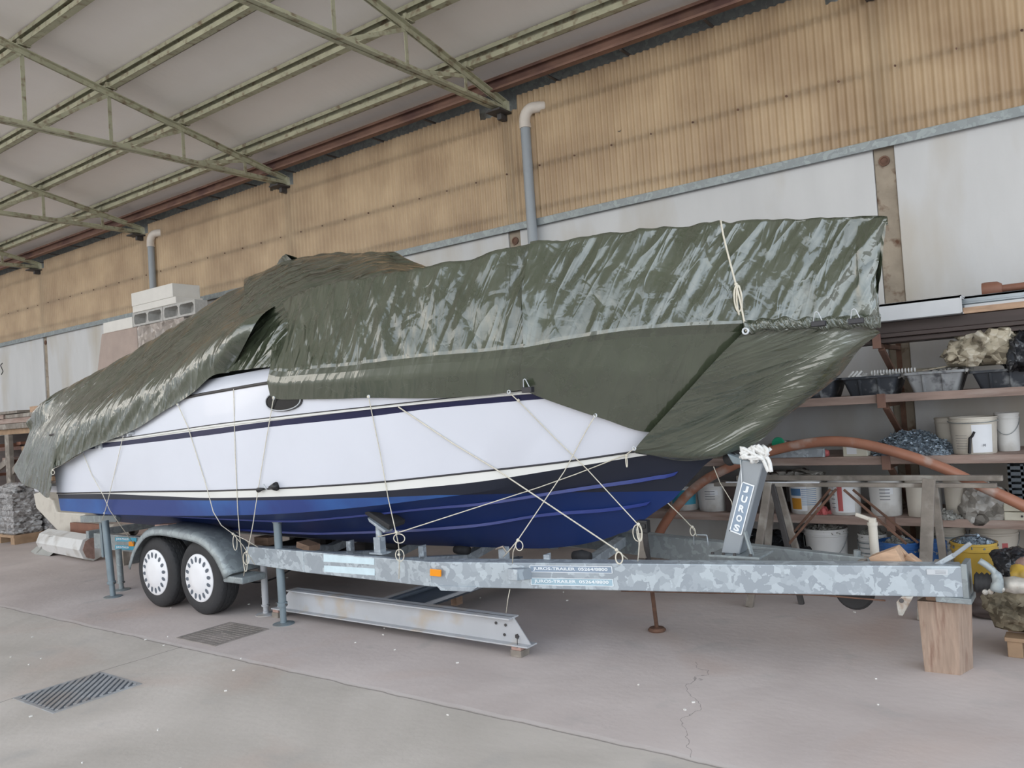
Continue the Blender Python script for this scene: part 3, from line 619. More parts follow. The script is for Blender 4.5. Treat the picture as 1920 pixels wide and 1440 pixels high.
# rows from keel to sheer: stem point (image), full half beam, length of bow curve, exponent, image curve
ROWS = [
 ('keel', (1225, 962), 0, 1, 1, [(985, 1028.6), (1038, 1029), (1127, 1015), (1180, 995), (1225, 962)]),
 ('strake2', (1262, 937), .56, 3.6, 1.9, [(595, 1001), (786, 995), (914, 985), (1020, 965), (1160, 957), (1240, 940)]),
 ('strake1', (1320, 873), .86, 3.7, 1.9, [(560, 978), (702, 965), (808, 953), (914, 946), (1034, 926), (1160, 908), (1240, 898), (1300, 880)]),
 ('chine', (1352, 848), 1.12, 4.1, 2.0, [(105, 958), (200, 965), (300, 967), (400, 967), (520, 964), (580, 960), (716, 947), (784, 938), (861, 929), (914, 921), (1034, 899), (1160, 877), (1260, 860)]),
 ('boot', (1375, 828), 1.14, 4.1, 2.1, [(99, 928), (194, 926), (295, 930), (392, 934), (560, 930), (702, 922), (829, 911), (914, 902), (1010, 886), (1153, 863), (1200, 855), (1290, 842)]),
 ('line', (1383, 820), 1.145, 4.1, 2.1, [(99, 926), (243, 922), (392, 920.5), (560, 914), (716, 904), (928, 881), (1060, 866), (1161, 851), (1290, 832)]),
 ('stripe_low', (1520, 715), 1.175, 4.0, 2.2, [(104, 849), (197, 839), (302, 827), (400, 815), (508, 800), (689, 782), (806, 766), (1018, 748), (1200, 735)]),
 ('stripe_high', (1530, 706), 1.178, 4.0, 2.2, [(104, 838), (217, 828.5), (302, 817), (400, 804), (508, 789.5), (689, 768), (810, 756), (987, 739), (1200, 722)]),
 ('mould', (1540, 697), 1.18, 4.0, 2.2, [(104, 831), (231, 821), (400, 796), (506, 783), (716, 760), (960, 734), (1200, 714)]),
 ('sheer', (1638, 612), 1.185, 3.9, 2.3, [(104, 815), (200, 786), (300, 759), (357, 743), (506, 717), (640, 703), (1000, 664), (1170, 634), (1400, 622), (1560, 616)]),
]
XS = -8.42
NST = 61
hull_rows = []; HB = {}
for nm, st, full, L, ex, px in ROWS:
    sp_ = at_y(st[0], st[1], CY); tab = solve(px, sp_.x, full, L, ex) if full else sorted([(at_y(a, b, CY).x, at_y(a, b, CY).z) for a, b in px])
    tab = [t for t in tab if t[0] < sp_.x-.05]+[(sp_.x, sp_.z)]
    if nm == 'keel': tab = [(-9, .53), (-5, .50)]+tab
    if nm == 'strake2': tab = [(-9, tab[0][1]+.0)]+tab
    if nm == 'strake1': tab = [(-9, tab[0][1])]+tab
    row = []
    for i in range(NST):
        t = i/(NST-1); t = 1-(1-t)**1.35
        x = XS+(sp_.x-XS)*t
        zz = np.mean([interp(x+k, tab) for k in (-.16, -.08, 0, .08, .16)]) if t < .96 else interp(x, tab)
        hb = hbcurve(full, L, ex, sp_.x-x)*(1-.03*max(0, (-6.5-x)/2))
        row.append(Vector((x, CY-hb, zz)))
    hull_rows.append(row); HB[nm] = (sp_.x, full, L, ex, tab)
def sheer_pt(x, out=0., dz=0.):
    xs, full, L, ex, tab = HB['sheer']; hb = hbcurve(full, L, ex, xs-x); return Vector((x, CY-hb-out, interp(x, tab)+dz))

boat = thing('motorboat', 'white cabin motorboat with navy stripe and blue bottom paint under green tarpaulins', 'boat', (-4.7, CY, .5))
# shell, both sides; materials: 0 bottom, 1 side antifoul, 2 white, 3 cream, 4 navy, 5 black line
rowm = {0: 0, 1: 0, 2: 0, 3: 1, 4: 3, 5: 2, 6: 4, 7: 3, 8: 2}
mb = MB()
def mir(p): return Vector((p.x, 2*CY-p.y, p.z))
for side in (0, 1):
    rows = hull_rows if side == 0 else [[mir(p) for p in r] for r in hull_rows]
    for i in range(len(rows)-1):
        mb.grid([rows[i], rows[i+1]], rowm[i])
# transom
t0 = [r[0] for r in hull_rows]; poly = t0+[mir(p) for p in reversed(t0)][:-1]
mb.add(poly, [tuple(range(len(poly)))], 2)
hull = mb.build('hull', [hull_mat('bottom'), hull_mat('side'), 'white_gel', 'cream_gel', 'navy', 'blackline'], boat, fix=False)
import bmesh
bm = bmesh.new(); bm.from_mesh(hull.data); bmesh.ops.remove_doubles(bm, verts=bm.verts, dist=.0004); bmesh.ops.recalc_face_normals(bm, faces=bm.faces)
sharp = set()
bm.to_mesh(hull.data); bm.free()
for p in hull.data.polygons: p.use_smooth = True
hull.data.set_sharp_from_angle(angle=radians(14))
# spray rails standing proud of the bottom
for r_i, nm, a, b in ((1, 'strake', 13, NST-4), (2, 'strake', 0, NST-4)):
    for s in (0, 1):
        rr = hull_rows[r_i][a:b]; m = []
        for p, q in zip(rr, hull_rows[r_i+1][a:b]):
            d = (q-p).normalized(); m.append([p+Vector((0, -.030, -.004)), p+d*.030+Vector((0, -.004, 0)), p-d*.012+Vector((0, -.002, 0))])
        rows = [[x[k] for x in m] for k in range(3)]; rows.append(rows[0])
        if s: rows = [[mir(p) for p in r] for r in rows]
        MB().grid(rows).build('spray_rail', mat('spray rail blue', (.025, .042, .20), .4, var=.1), boat, smooth=False)
# thin black line, moulding line, rub rail
def rail(row, off, r, name, mt, a=0, b=NST, dz=0.):
    for s in (0, 1):
        P = [p+Vector((0, -off, dz)) for p in row[a:b]]
        if s: P = [mir(p) for p in P]
        MB().tube(P, r, 6).build(name, mt, boat, smooth=True)
rail(hull_rows[5], .001, .007, 'trim_line', 'blackline')
rail(hull_rows[8], .001, .004, 'moulding_line', 'blackline')
rail(hull_rows[8], .004, .004, 'moulding_lip', 'cream_gel', dz=-.016)
rail(hull_rows[9], .0, .013, 'rub_rail', 'rubrail')
# deck: coaming strip above the rub rail and the deck itself
sh = hull_rows[9]
dk = lambda p: max(0., min(1., (p.x+7.9)/1.0))
top = [p+Vector((0, .035*min(1, (CY-p.y)/.3), .005+.105*dk(p))) for p in sh]
inn = [Vector((p.x, CY-(CY-p.y)*.62, p.z+.10*dk(p))) for p in sh]
cen = [Vector((p.x, CY, p.z+.16*dk(p))) for p in sh]
mb = MB().grid([sh, top, inn, cen]); mb.grid([[mir(p) for p in r] for r in (sh, top, inn, cen)])
mb.build('deck', 'white_gel', boat, smooth=True)
# cabin superstructure and windscreen block under the cover
cab = [(-6.9, 1.9, .70), (-6.6, 2.2, .62), (-5.9, 2.5, .5), (-5.0, 2.5, .46), (-4.5, 2.25, .5), (-3.6, 2.1, .5), (-2.6, 2.0, .36)]
rows = []
for x, z, hb in cab: rows.append([(x, CY-hb-.14, 1.95), (x, CY-hb, z-.12), (x, CY-hb+.14, z), (x, CY+hb-.14, z), (x, CY+hb, z-.12), (x, CY+hb+.14, 1.95)])
MB().grid(rows).build('cabin', 'white_gel', boat, smooth=True)
MB().bx((XS-.8, CY-1.0, 1.02), (XS-.005, CY+1.0, 1.12)).build('swim_platform', 'white_gel', boat, bevel=.03)
MB().tube(spline([sheer_pt(-3.0, -.2, .1), sheer_pt(-2.95, -.2, .5)]+[sheer_pt(x, -.2, .55) for x in (-2.8, -2.4, -1.9, -1.5, -1.2)]+[Vector((-1.10, CY, 2.44))], 24), .012, 6).build('bow_rail', 'alu', boat, smooth=True)
# oval portlight
bvh = BVHTree.FromPolygons([hull.matrix_world @ v.co + Vector(boat.location) for v in hull.data.vertices], [tuple(p.vertices) for p in hull.data.polygons])
def hit(px, py, off=.02, fall=CY-.02):
    d = ray(px, py); l = bvh.ray_cast(CAM, d.normalized())
    if l[0] is None: p = at_y(px, py, fall)
    else: p = l[0]
    return p-d.normalized()*off
P0 = hit(533, 751, 0); ex = (hit(560, 748, 0)-hit(500, 755, 0)).normalized()
def oval(a, b, yo):
    vs = []
    for k in range(32):
        t = 2*pi*k/32; c, s_ = cos(t), sin(t); vs.append(P0+ex*(a*c)+Vector((0, 0, 1))*(b*abs(s_)**.85*(1 if s_ > 0 else -1))+Vector((0, yo, 0)))
    return vs
pl = MB().add(oval(.195, .078, -.012)+oval(.178, .064, -.014)+oval(.195, .078, .01), [(k, (k+1) % 32, 32+(k+1) % 32, 32+k) for k in range(32)]+[(k, 64+k, 64+(k+1) % 32, (k+1) % 32) for k in range(32)])
pf = pl.build('portlight', 'rubrail', boat)
MB().add(oval(.178, .064, -.011), [tuple(range(32))]).build('pane', 'glassdark', pf)
pr_ = MB().tube(oval(.187, .071, -.015), .004, 6, closed=True).build('chrome_ring', 'alu', pf)
# small fittings near the stern
a = hit(252, 812, .0); MB().lathe([(.012, 0), (.012, -.02), (.004, -.05)], a, 'y', 10).build('cleat', 'alu', boat); MB().lathe([(.016, -.0), (.014, -.03)], a+Vector((-.06, 0, -.01)), 'y', 10).build('cleat', 'alu', boat)
a = hit(190, 836, .0); MB().bx(a+Vector((-.02, -.02, -.03)), a+Vector((.02, .01, .03))).build('hinge', 'alu', boat); MB().bx(a+Vector((-.08, -.02, -.02)), a+Vector((-.055, .01, .03))).build('hinge', 'alu', boat)
# fender/plug hanging at the white band (black rubber horn and knob)
Hp = lambda x, y: hit(x, y, .04)
a = Hp(500, 915)
hm = thing('rubber_horn', 'small black rubber plug hanging on a cord against the white hull band', 'plug', a)
b1 = Hp(484, 919); b2 = Hp(518, 912)
MB().tube([b1+Vector((.0, 0, 0)), a.lerp(b1, .4)], [.02, .008], 10).build('knob', 'blackplastic', hm, smooth=True)
MB().tube([a.lerp(b2, .3), a.lerp(b2, .8), b2], [.012, .028, .034], 12).build('horn', 'blackplastic', hm, smooth=True)
MB().tube([Hp(494, 908), Hp(500, 918)], .006, 6).build('pin', 'alu', hm, smooth=True)

# ================================================================ THE TARPAULINS
tarp = tarp_mat()
def tarp_sheet(rows, nu, nv, name, label, wr, origin, planar=False, frow=None, cal=.25, lin=False, group='green tarpaulins on the boat'):
    """rows: control polylines (hem .. top); splined both ways, then wrinkled along the normal"""
    R = [spline(r, nu) for r in rows]
    G = []
    # straight panels between rows: the same number of steps per panel in every column, so fold lines stay crisp
    ln = [sum((b-a).length for a, b in zip(R[k], R[k+1])) for k in range(len(R)-1)]
    cnt = [max(3, round((nv-1)*l/sum(ln))) for l in ln]
    while sum(cnt) != nv-1: cnt[cnt.index(max(cnt))] += 1 if sum(cnt) < nv-1 else -1
    frow_i = sum(cnt[:frow]) if frow else -1
    def lin_(pts, n):
        o_ = [pts[0]]
        for k, m_ in enumerate(cnt): o_ += [pts[k].lerp(pts[k+1], q/m_) for q in range(1, m_+1)]
        return o_
    for j in range(nu):
        c = [r[j] for r in R]
        G.append(lin_(c, nv) if lin else spline(c, nv))
    def low(p, j):
        if frow is None: return 0.
        if frow == 0: return 1.
        return max(0., min(1., (R[frow][j].z-p.z)/.05+.3))
    G = [[G[j][i] for j in range(nu)] for i in range(nv)]
    nor = [[None]*nu for _ in range(nv)]
    for i in range(nv):
        for j in range(nu):
            a = G[i][min(j+1, nu-1)]-G[i][max(j-1, 0)]; b = G[min(i+1, nv-1)][j]-G[max(i-1, 0)][j]
            n = a.cross(b); nor[i][j] = n.normalized() if n.length > 1e-9 else Vector((0, -1, 0))
    out = []; uv = []; crv = []
    lu = [0]
    for j in range(1, nu): lu.append(lu[-1]+(G[nv//3][j]-G[nv//3][j-1]).length)
    for i in range(nv):
        r = []; lv = i/(nv-1)
        for j in range(nu):
            p = G[i][j]; n = nor[i][j]
            if n.y > 0 and j < nu: n = -n if n.z < .5 else n
            u = lu[j]; v = lv*2.4
            lo = low(p, j); h = wr(u, lv, p, 1-lo*(1-cal))
            crv.append(1-lo*(1-cal))
            r.append(p-n*0+n*h); uv.append((p.x, p.z*1.1+p.y*.55) if planar else (u, v))
        out.append(r)
    mb = MB().grid(out); mb.uv = uv; mb.cr = crv
    o = mb.build(name, tarp, smooth=True, origin=origin, fix=False)
    if lin and frow:
        sh_ = {frow_i*nu+j for j in range(nu)}
        for e in o.data.edges:
            if e.vertices[0] in sh_ and e.vertices[1] in sh_: e.use_edge_sharp = True
    return tag(o, label, 'tarpaulin', group), out
def rg(x): return 1-abs(2*x)          # ridge from noise in -.5...5
def nz(x, y, s=0.): return noise.noise(Vector((x, y, s)))
def folds(u, v, slant, fu, s, fv=.8):
    a = nz((u+v*slant)*fu, v*fv, s); b = nz((u+v*slant)*fu*2.3, v*fv*1.6, s+7)
    return (1-abs(a)*2.2)*.6+(1-abs(b)*2.4)*.3-.55
def edge(v, a=.06, b=.0):
    k = min(1, v/a); return .15+.85*k

def hemP(pts, off=.022): return [hit(x, y, off) for x, y in pts]
# --- stern cover
cols = [((27, 881), 3.95, (66, 785), 4.02), ((43, 906), 3.80, (75, 768), 4.02), ((69, 917), 3.72, (88, 754), 4.02), ((94, 932), 3.645, (104, 741), 4.02),
        ((100, 880), 3.63, (121, 729), 4.1), ((119, 870), 3.63, (159, 711), 4.15), ((155, 848), 3.63, (190, 696), 4.2), ((202, 827), 3.645, (217, 682), 4.25),
        ((231, 816), 3.64, (250, 663), 4.3), ((267, 798), 3.64, (290, 638), 4.38), ((307, 772), 3.64, (347, 603), 4.5), ((357, 741), 3.64, (420, 548), 4.65),
        ((383, 718), 3.65, (470, 517), 4.75), ((405, 701), 3.66, (520, 494), 4.85), ((430, 697), 3.72, (558, 483), 4.9)]
hem = []; m1 = []; m2 = []; rdg = []
for i, (h, hy, t, ty) in enumerate(cols):
    hp = at_y(h[0], h[1], hy); tp = at_y(t[0], t[1], ty)
    a = (h[0]*.55+t[0]*.45, h[1]*.55+t[1]*.45); m = at_y(a[0], a[1], hy+.0)
    b = (h[0]*.25+t[0]*.75, h[1]*.25+t[1]*.75); mm = at_y(b[0], b[1], hy*.55+ty*.45)
    if i > 10: mm = mm+Vector((-.01, .045, -.012))*(i-10); tp = tp+Vector((0, .05, -.006))*(i-10)
    hem.append(hp); m1.append(m); m2.append(mm); rdg.append(tp)
far1 = [Vector((p.x, 2*CY-p.y+.3, p.z-.08)) for p in rdg]; far2 = [Vector((p.x, CY+1.2, min(1.5, q.z+.1))) for p, q in zip(m1, hem)]
aft = [Vector((r.x, (r.y+f.y)/2, r.z+.02)) for r, f in zip(rdg, far1)]
def wr1(u, v, p, k=1):
    e = edge(v)
    return e*(.030*folds(u, -v*1.0, 1.1, 1.5, 3.)+.010*folds(u, v, -.8, 3., 9.)+.006*nz(u*7, v*8, 2.)) + .010
t1, g1 = tarp_sheet([hem, m1, m2, rdg, aft, far1, far2], 240, 130, 'stern_tarpaulin', 'green tarpaulin over the stern and cockpit, sagging to the left end of the boat', wr1, hem[7], planar=True, frow=0, cal=.7)
# --- windscreen hump sheet, tucked under both neighbours
cols = [((398, 702), 3.70, (470, 519), 4.72), ((425, 696), 3.68, (515, 496), 4.80), ((455, 692), 3.66, (550, 484), 4.86), ((506, 687), 3.665, (590, 478), 4.9), ((560, 690), 3.74, (626, 477), 4.95), ((600, 680), 3.8, (690, 475), 4.95), ((660, 665), 3.85, (716, 476), 4.95), ((720, 640), 3.9, (738, 486), 4.95), ((760, 640), 3.95, (762, 507), 4.7)]
hem = []; m1 = []; m2 = []; rdg = []
for i, (h, hy, t, ty) in enumerate(cols):
    hem.append(at_y(h[0], h[1], hy)); rdg.append(at_y(t[0], t[1], ty))
    a = (h[0]*.55+t[0]*.45, h[1]*.55+t[1]*.45); m1.append(at_y(a[0], a[1], hy*.85+ty*.15))
    b = (h[0]*.2+t[0]*.8, h[1]*.2+t[1]*.8); m2.append(at_y(b[0], b[1], hy*.5+ty*.5))
far1 = [Vector((p.x+.1, 2*CY-p.y+.5, p.z-.10)) for p in rdg]; far2 = [Vector((p.x, CY+1.2, 1.7)) for p in m1]
def wr2(u, v, p, k=1): return edge(v)*(.022*folds(u, v, .9, 1.8, 5.)+.013*folds(u, v, -1.2, 4., 2.)+.008*nz(u*9, v*9, 4.))-.012
t2, g2 = tarp_sheet([hem, m1, m2, rdg, far1, far2], 130, 110, 'cabin_tarpaulin', 'green tarpaulin rising in a hump over the windscreen amidships', wr2, hem[2], planar=True)
# --- forward side cover (left of the seam)
hx = [(508, 742), (525, 748), (565, 748), (640, 747), (690, 745), (800, 746), (900, 741), (955, 734), (992, 727)]
fx = [(507, 693), (528, 697), (570, 693), (645, 687), (700, 680), (800, 668), (900, 660), (955, 654), (992, 650)]
tx = [(517, 574), (535, 563), (570, 545), (640, 525), (700, 518), (800, 502), (890, 482), (950, 467), (1004, 457)]
hem = hemP(hx, .03); fold = []
def rail_y(x, inset):
    xs, full, L, ex_, tab = HB['sheer']; return CY-max(0, hbcurve(full, L, ex_, xs-x)-inset)
def on_plan(px, py, inset, ymin=-9):
    Y = 3.9
    for _ in range(40): p = at_y(px, py, Y); Y = .6*Y+.4*rail_y(p.x, inset)
    return at_y(px, py, Y)
fold = [on_plan(x, y, -.055) for x, y in fx]
topr = [on_plan(x, y, .18 if x > 800 else .18+.13*(800-x)/300) for x, y in tx]
midr = [a.lerp(b, .5)+Vector((0, -.005, 0)) for a, b in zip(fold, topr)]
def closing(top, fold):
    c = [Vector((p.x, (p.y+2*CY-p.y)/2, p.z-.05)) for p in top]; f1 = [mir(p) for p in top]; f2 = [mir(p) for p in fold]
    return [c, f1, f2]
def wr3(u, v, p, k=1):
    e = edge(v, .05)
    return e*(.022*k*folds(u, -v, 1.6, 1.7, 11.)+.012*k*folds(u, v, .9, 4.5, 4.)+.008*nz(u*10, v*16, 8.)*k)+.006
c_, f1, f2 = closing(topr, fold)
t3, g3 = tarp_sheet([hem, [h.lerp(f, .55)+Vector((0, -.025, 0)) for h, f in zip(hem, fold)], fold, midr, topr, c_, f1, f2], 240, 150, 'foredeck_tarpaulin', 'green tarpaulin over the side deck between the porthole and the seam amidships', wr3, hem[3], frow=2, cal=.25, lin=True)
# --- bow cover
cols = [((978, 728), (988, 652), (1000, 459)), ((1020, 746), (1040, 641), (1060, 450)), ((1079, 767), (1110, 629), (1150, 437)), ((1134, 785), (1180, 619), (1230, 428)),
        ((1208, 808), (1280, 611), (1340, 419)), ((1280, 800), (1400, 606), (1450, 412)), ((1390, 740), (1500, 603), (1545, 408.5)), ((1500, 690), (1580, 602), (1615, 406)), ((1610, 628), (1636, 600), (1648, 405))]
hem = hemP([c[0] for c in cols], .03); fold = [on_plan(c[1][0], c[1][1], -.06) for c in cols]; topr = [on_plan(c[2][0], c[2][1], .15 if c[2][0] < 1450 else .15-.15*(c[2][0]-1450)/200) for c in cols]
tip0, tip1, tip2 = at_y(1640, 612, CY), at_y(1646, 598, CY), at_y(1664, 406, CY)
hem[0] = hit(978, 728, .045)
for l, t_, dy in ((hem, tip0, 0), (fold, tip1, 0), (topr, tip2, 0)): l.append(t_)
fold[0] = fold[0]+Vector((0, -.035, 0)); topr[0] = topr[0]+Vector((0, -.03, .012))
midr = [a.lerp(b, .5)+Vector((0, -.005, 0)) for a, b in zip(fold, topr)]
midr[0] = midr[0]+Vector((0, -.05, 0)); midr[-1] = at_y(1640, 520, CY); midr[-2] = at_y(1612, 515, CY-.10)
LT = sum((b-a).length for a, b in zip(midr, midr[1:]))
def wr4(u, v, p, k=1):
    e = edge(v, .05)
    tipk = (1+.9*max(0, (u-1.7)/.9))*min(1, max(.1, (LT-u)/.35))*min(1, .15+u/.25)
    fan = folds(u*1.0, -v, 1.15, 2.4, 21.)
    return e*(.030*k*tipk*fan+.014*k*folds(u, -v, 1.9, 6., 14.)+.010*nz(u*9, v*14, 18.)*k)+.008
c_, f1, f2 = closing(topr, fold); f3 = [mir(p) for p in hem]
t4, g4 = tarp_sheet([hem, [h.lerp(f, .55)+Vector((0, -.022, 0)) for h, f in zip(hem, fold)], fold, midr, topr, c_, f1, f2, f3], 260, 170, 'bow_tarpaulin', 'green tarpaulin tented over the bow rail from the seam to the tip', wr4, hem[3], frow=2, cal=.22, lin=True)
# --- loose flap wrapping the stem, clipped along its upper edge
fa = [(1397, 618), (1460, 612), (1530, 612), (1600, 606), (1649, 622)]
fb = [(1345, 670), (1420, 668), (1500, 664), (1575, 662), (1612, 656)]
fc = [(1292, 728), (1370, 728), (1450, 722), (1520, 722), (1565, 712)]
fd = [(1238, 787), (1310, 790), (1390, 788), (1450, 782), (1485, 772)]
fe = [(1190, 841), (1260, 848), (1340, 845), (1400, 828), (1440, 812)]
ff = [(1206, 847), (1280, 863), (1340, 855), (1400, 836), (1436, 818)]
def fl_(pts, off, Ys): return [ (hit(x, y, off) if Y is None else at_y(x, y, Y)) for (x, y), Y in zip(pts, Ys)]
R = [fl_(ff, .05, [None, None, CY-.12, CY-.06, CY]), fl_(fe, .07, [None, None, CY-.16, CY-.08, CY]), fl_(fd, .08, [None, None, None, CY-.12, CY]), fl_(fc, .085, [None, None, None, CY-.16, CY]), fl_(fb, .09, [None, None, None, CY-.18, CY]),
     [on_plan(x, y, -.09) for x, y in fa[:3]]+[at_y(fa[3][0], fa[3][1], CY-.16), at_y(fa[4][0], fa[4][1], CY)]]
for r in R:
    e_ = r[-1]; r.append(Vector((e_.x-.10, CY+.12, e_.z-.01))); r.append(Vector((e_.x-.35, CY+.34, e_.z-.01)))
def wr5(u, v, p, k=1):
    return .006+.012*folds(u, v, .4, 1.1, 31., .6)+.005*nz(u*7, v*7, 3.)+.02*max(0, .12-v)*nz(u*5, 3, 1)*4+.012*max(0, v-.86)*8*folds(u, v, .2, 5., 2.)
t5, g5 = tarp_sheet(R, 150, 110, 'stem_flap_tarpaulin', 'loose green tarpaulin flap wrapped round the stem below the bow cover', wr5, R[0][1], frow=5, cal=.25)
# gathered edge roll where the flap is clipped to the bow cover
ro = [on_plan(x, y, -.10) for x, y in ((1398, 614), (1440, 609), (1500, 607), (1560, 606))]+[at_y(1610, 603, CY-.17), at_y(1650, 604, CY-.02)]
mbr = MB(); S = spline(ro, 90); rows = []
for k in range(10):
    a = 2*pi*k/9
    rows.append([p+Vector((0, cos(a)*.028*(1+.5*nz(i*.16, k*.5, 3)), sin(a)*.034*(1+.6*nz(i*.14, k*.4, 9)))) for i, p in enumerate(S)])
mbr.grid(rows); mbr.cr = [1.]*900; mbr.uv = [(i*.05, k*.1) for k in range(10) for i in range(90)]
tag(mbr.build('tarpaulin_hem_roll', tarp, smooth=True, origin=ro[0], fix=False), 'bunched green tarpaulin edge running under the bow tent to the tip', 'tarpaulin', 'green tarpaulins on the boat')

# clips
def clip(px, py, lab, Y=None, w_=.07, h=.035, off=.06):
    p = hit(px, py, off) if Y is None else at_y(px, py, Y)
    t = thing('binder_clip', lab, 'clip', p, 'clips holding the tarpaulins')
    MB().bx(p+Vector((-w_/2, -.02, -h/2)), p+Vector((w_/2, .02, h/2))).build('body', 'steelclip', t, bevel=.004)
    for s in (-1, 1):
        MB().tube([p+Vector((s*w_*.3, -.015, h/2)), p+Vector((s*w_*.12, -.03, h/2+.045)), p+Vector((-s*w_*.02, -.03, h/2+.05))], .003, 6).build('wire_handle', 'alu', t)
clip(990, 731, 'black clip pinching the tarpaulin at the foot of the seam amidships', off=.10)
for px, py, lab in ((1535, 607, 'left black clip on the bunched edge under the bow tent'), (1605, 602, 'right brownish clip on the bunched edge near the bow tip')):
    q = on_plan(px, py, -.13) if px < 1560 else at_y(px, py, CY-.25)
    clip(px, py, lab, q.y, .075, .03)

# ================================================================ CORDS
def P(x, y, Y):
    # low Y means the cord lies on the topsides: find the hull there
    p = at_y(x, y, Y)
    if Y <= 3.63:
        d = ray(x, y).normalized(); l = bvh.ray_cast(CAM, d)
        if l[0] is not None: return l[0]-d*.018
    return p
def Hh(x, y): return P(x, y, 3.6)
def cord(pts, lab, r=.0034, knots=(), mt='rope', name='cord', loops=(), cat='cord', grp='cords tying down the tarpaulins'):
    t = thing(name, lab, cat, pts[0], grp)
    MB().tube(pts, r, 6).build('line', mt, t, smooth=True)
    for k in knots:
        MB().lathe([(.0, -.012), (.009, -.006), (.011, 0), (.009, .006), (.0, .012)], k, 'z', 8, cap0=False, cap1=False).build('knot', mt, t, smooth=True)
    for c, a, b, yy in loops:
        L_ = [c+Vector((a*cos(q), yy*sin(q), -b+b*cos(q+.0)*1.0-0*sin(q))) if False else c+Vector((a*sin(q), yy*sin(q), -b+b*cos(q))) for q in [2*pi*i/20 for i in range(20)]]
        MB().tube(L_, r, 6, closed=True).build('loop', mt, t, smooth=True)
    return t
def eyelet(px, py, off=.045, Y=None, lab=None):
    p = hit(px, py, off) if Y is None else at_y(px, py, Y)
    o = MB().tube([p+Vector((.011*cos(a), 0, .011*sin(a))) for a in [2*pi*i/14 for i in range(14)]], .004, 6, closed=True).build('eyelet', 'alu', origin=p, smooth=True)
    tag(o, lab, 'eyelet', 'eyelets along the tarpaulin hem'); return p
RYn = 3.93
e1 = eyelet(155, 848, lab='leftmost eyelet in the stern tarpaulin hem')
cord([e1, P(172, 890, 3.62), P(193, 928, 3.66), P(206, 957, 3.72), P(250, 1019, 3.95)], 'thin cord from the stern hem crossing down to the orange reflector')
e2 = eyelet(231, 817, lab='eyelet above the small cleat in the stern tarpaulin hem')
cord([e2, P(214, 890, 3.62), P(204, 932, 3.66), P(196, 962, 3.75), P(192, 975, 3.85)], 'cord from the hem by the cleat to the top of the aftmost prop', knots=[P(196, 962, 3.75)])
cord([P(98, 880, 3.60), P(122, 868, 3.6), P(152, 850, 3.6)], 'short cord tied at the stern corner of the hull', knots=[P(99, 881, 3.6)], loops=[(P(99, 882, 3.6), .012, .02, .01)])
e3 = eyelet(333, 758, lab='eyelet in the rising hem above the wheels')
cord([e3, P(352, 800, 3.6), P(385, 905, 3.6), P(400, 960, 3.64), P(415, 985, 3.7), P(437, 1001, 3.8), P(455, 1022, 3.85), P(478, 1059, 3.93)], 'cord from the rising hem to the knots beside the mudguard', knots=[e3, P(437, 1001, 3.8)], loops=[(P(440, 1003, 3.8), .012, .06, .01)])
cord([P(437, 1001, 3.8), P(460, 1012, 3.86), P(484, 1026, 3.93)], 'short cord end reaching the trailer rail beside the mudguard')
e4 = eyelet(447, 694, lab='eyelet high on the cabin side hem')
cord([e4, P(438, 730, 3.6), P(441, 850, 3.6), P(446, 960, 3.62), P(450, 1010, 3.8), P(456, 1055, 3.88)], 'near vertical cord from the cabin hem down to the mudguard knots', knots=[e4])
e5 = eyelet(513, 746, lab='eyelet hanging over the dark porthole')
cord([e5, P(500, 820, 3.6), P(484, 918, 3.58), P(474, 985, 3.64), P(465, 1030, 3.85), P(457, 1080, 3.86)], 'cord from the porthole eyelet past the rubber plug to the mudguard', knots=[e5, P(463, 1035, 3.85)], loops=[(P(461, 1035, 3.85), .02, .05, .012), (P(459, 1036, 3.85), .012, .075, .008)])
e6 = eyelet(691, 744, lab='eyelet in the hem right of the porthole')
cord([e6, P(696, 768, 3.6), P(713, 850, 3.6), P(728, 935, 3.62), P(742, 997, 3.75), P(747, 1020, 3.85), P(749, 1045, 3.92), P(748, 1085, 3.93)], 'cord from the hem right of the porthole down to the side rail', knots=[e6, P(743, 998, 3.75), P(748, 1040, 3.9)], loops=[(P(748, 1001, 3.75), .04, .03, .01), (P(749, 1030, 3.9), .03, .04, .01)])
cord([P(747, 763, 3.6), P(850, 832, 3.6), P(930, 880, 3.6), P(1156, 1031, 4.2), P(1176, 1048, 4.35)], 'thick cord slanting down across the blue bottom to a knot on the rail', r=.0048, knots=[P(1156, 1031, 4.2)], loops=[(P(1160, 1035, 4.2), .018, .035, .01)])
e8 = eyelet(954, 735, lab='eyelet just left of the clip amidships')
cord([e8, P(975, 755, 3.6), P(1045, 826, 3.62), Hh(1100, 879), P(1195, 982, 4.4), P(1199, 1015, 4.4), P(1196, 1052, 4.4)], 'cord from the clip amidships slanting to the black clamped tube', knots=[P(972, 751, 3.6), P(1197, 983, 4.4)], loops=[(P(1194, 984, 4.4), .025, .05, .01), (P(1198, 984, 4.4), .012, .05, .01)])
e9 = eyelet(1116, 779, lab='eyelet in the bow tarpaulin hem')
cord([e9, Hh(1100, 806), Hh(1058, 884), P(970, 1014, 3.98), P(962, 1035, 4.05), P(961, 1056, 4.08)], 'cord from the bow hem to the hook behind the side rail', knots=[P(971, 1013, 3.98)], loops=[(P(973, 1014, 3.98), .02, .03, .01)])
cord([P(970, 1014, 3.98), P(955, 1032, 4.1), P(944, 1044, 4.15)], 'short cord end looped to the hook behind the side rail')
e10 = eyelet(1189, 841, .09, lab='eyelet at the lower left corner of the stem flap')
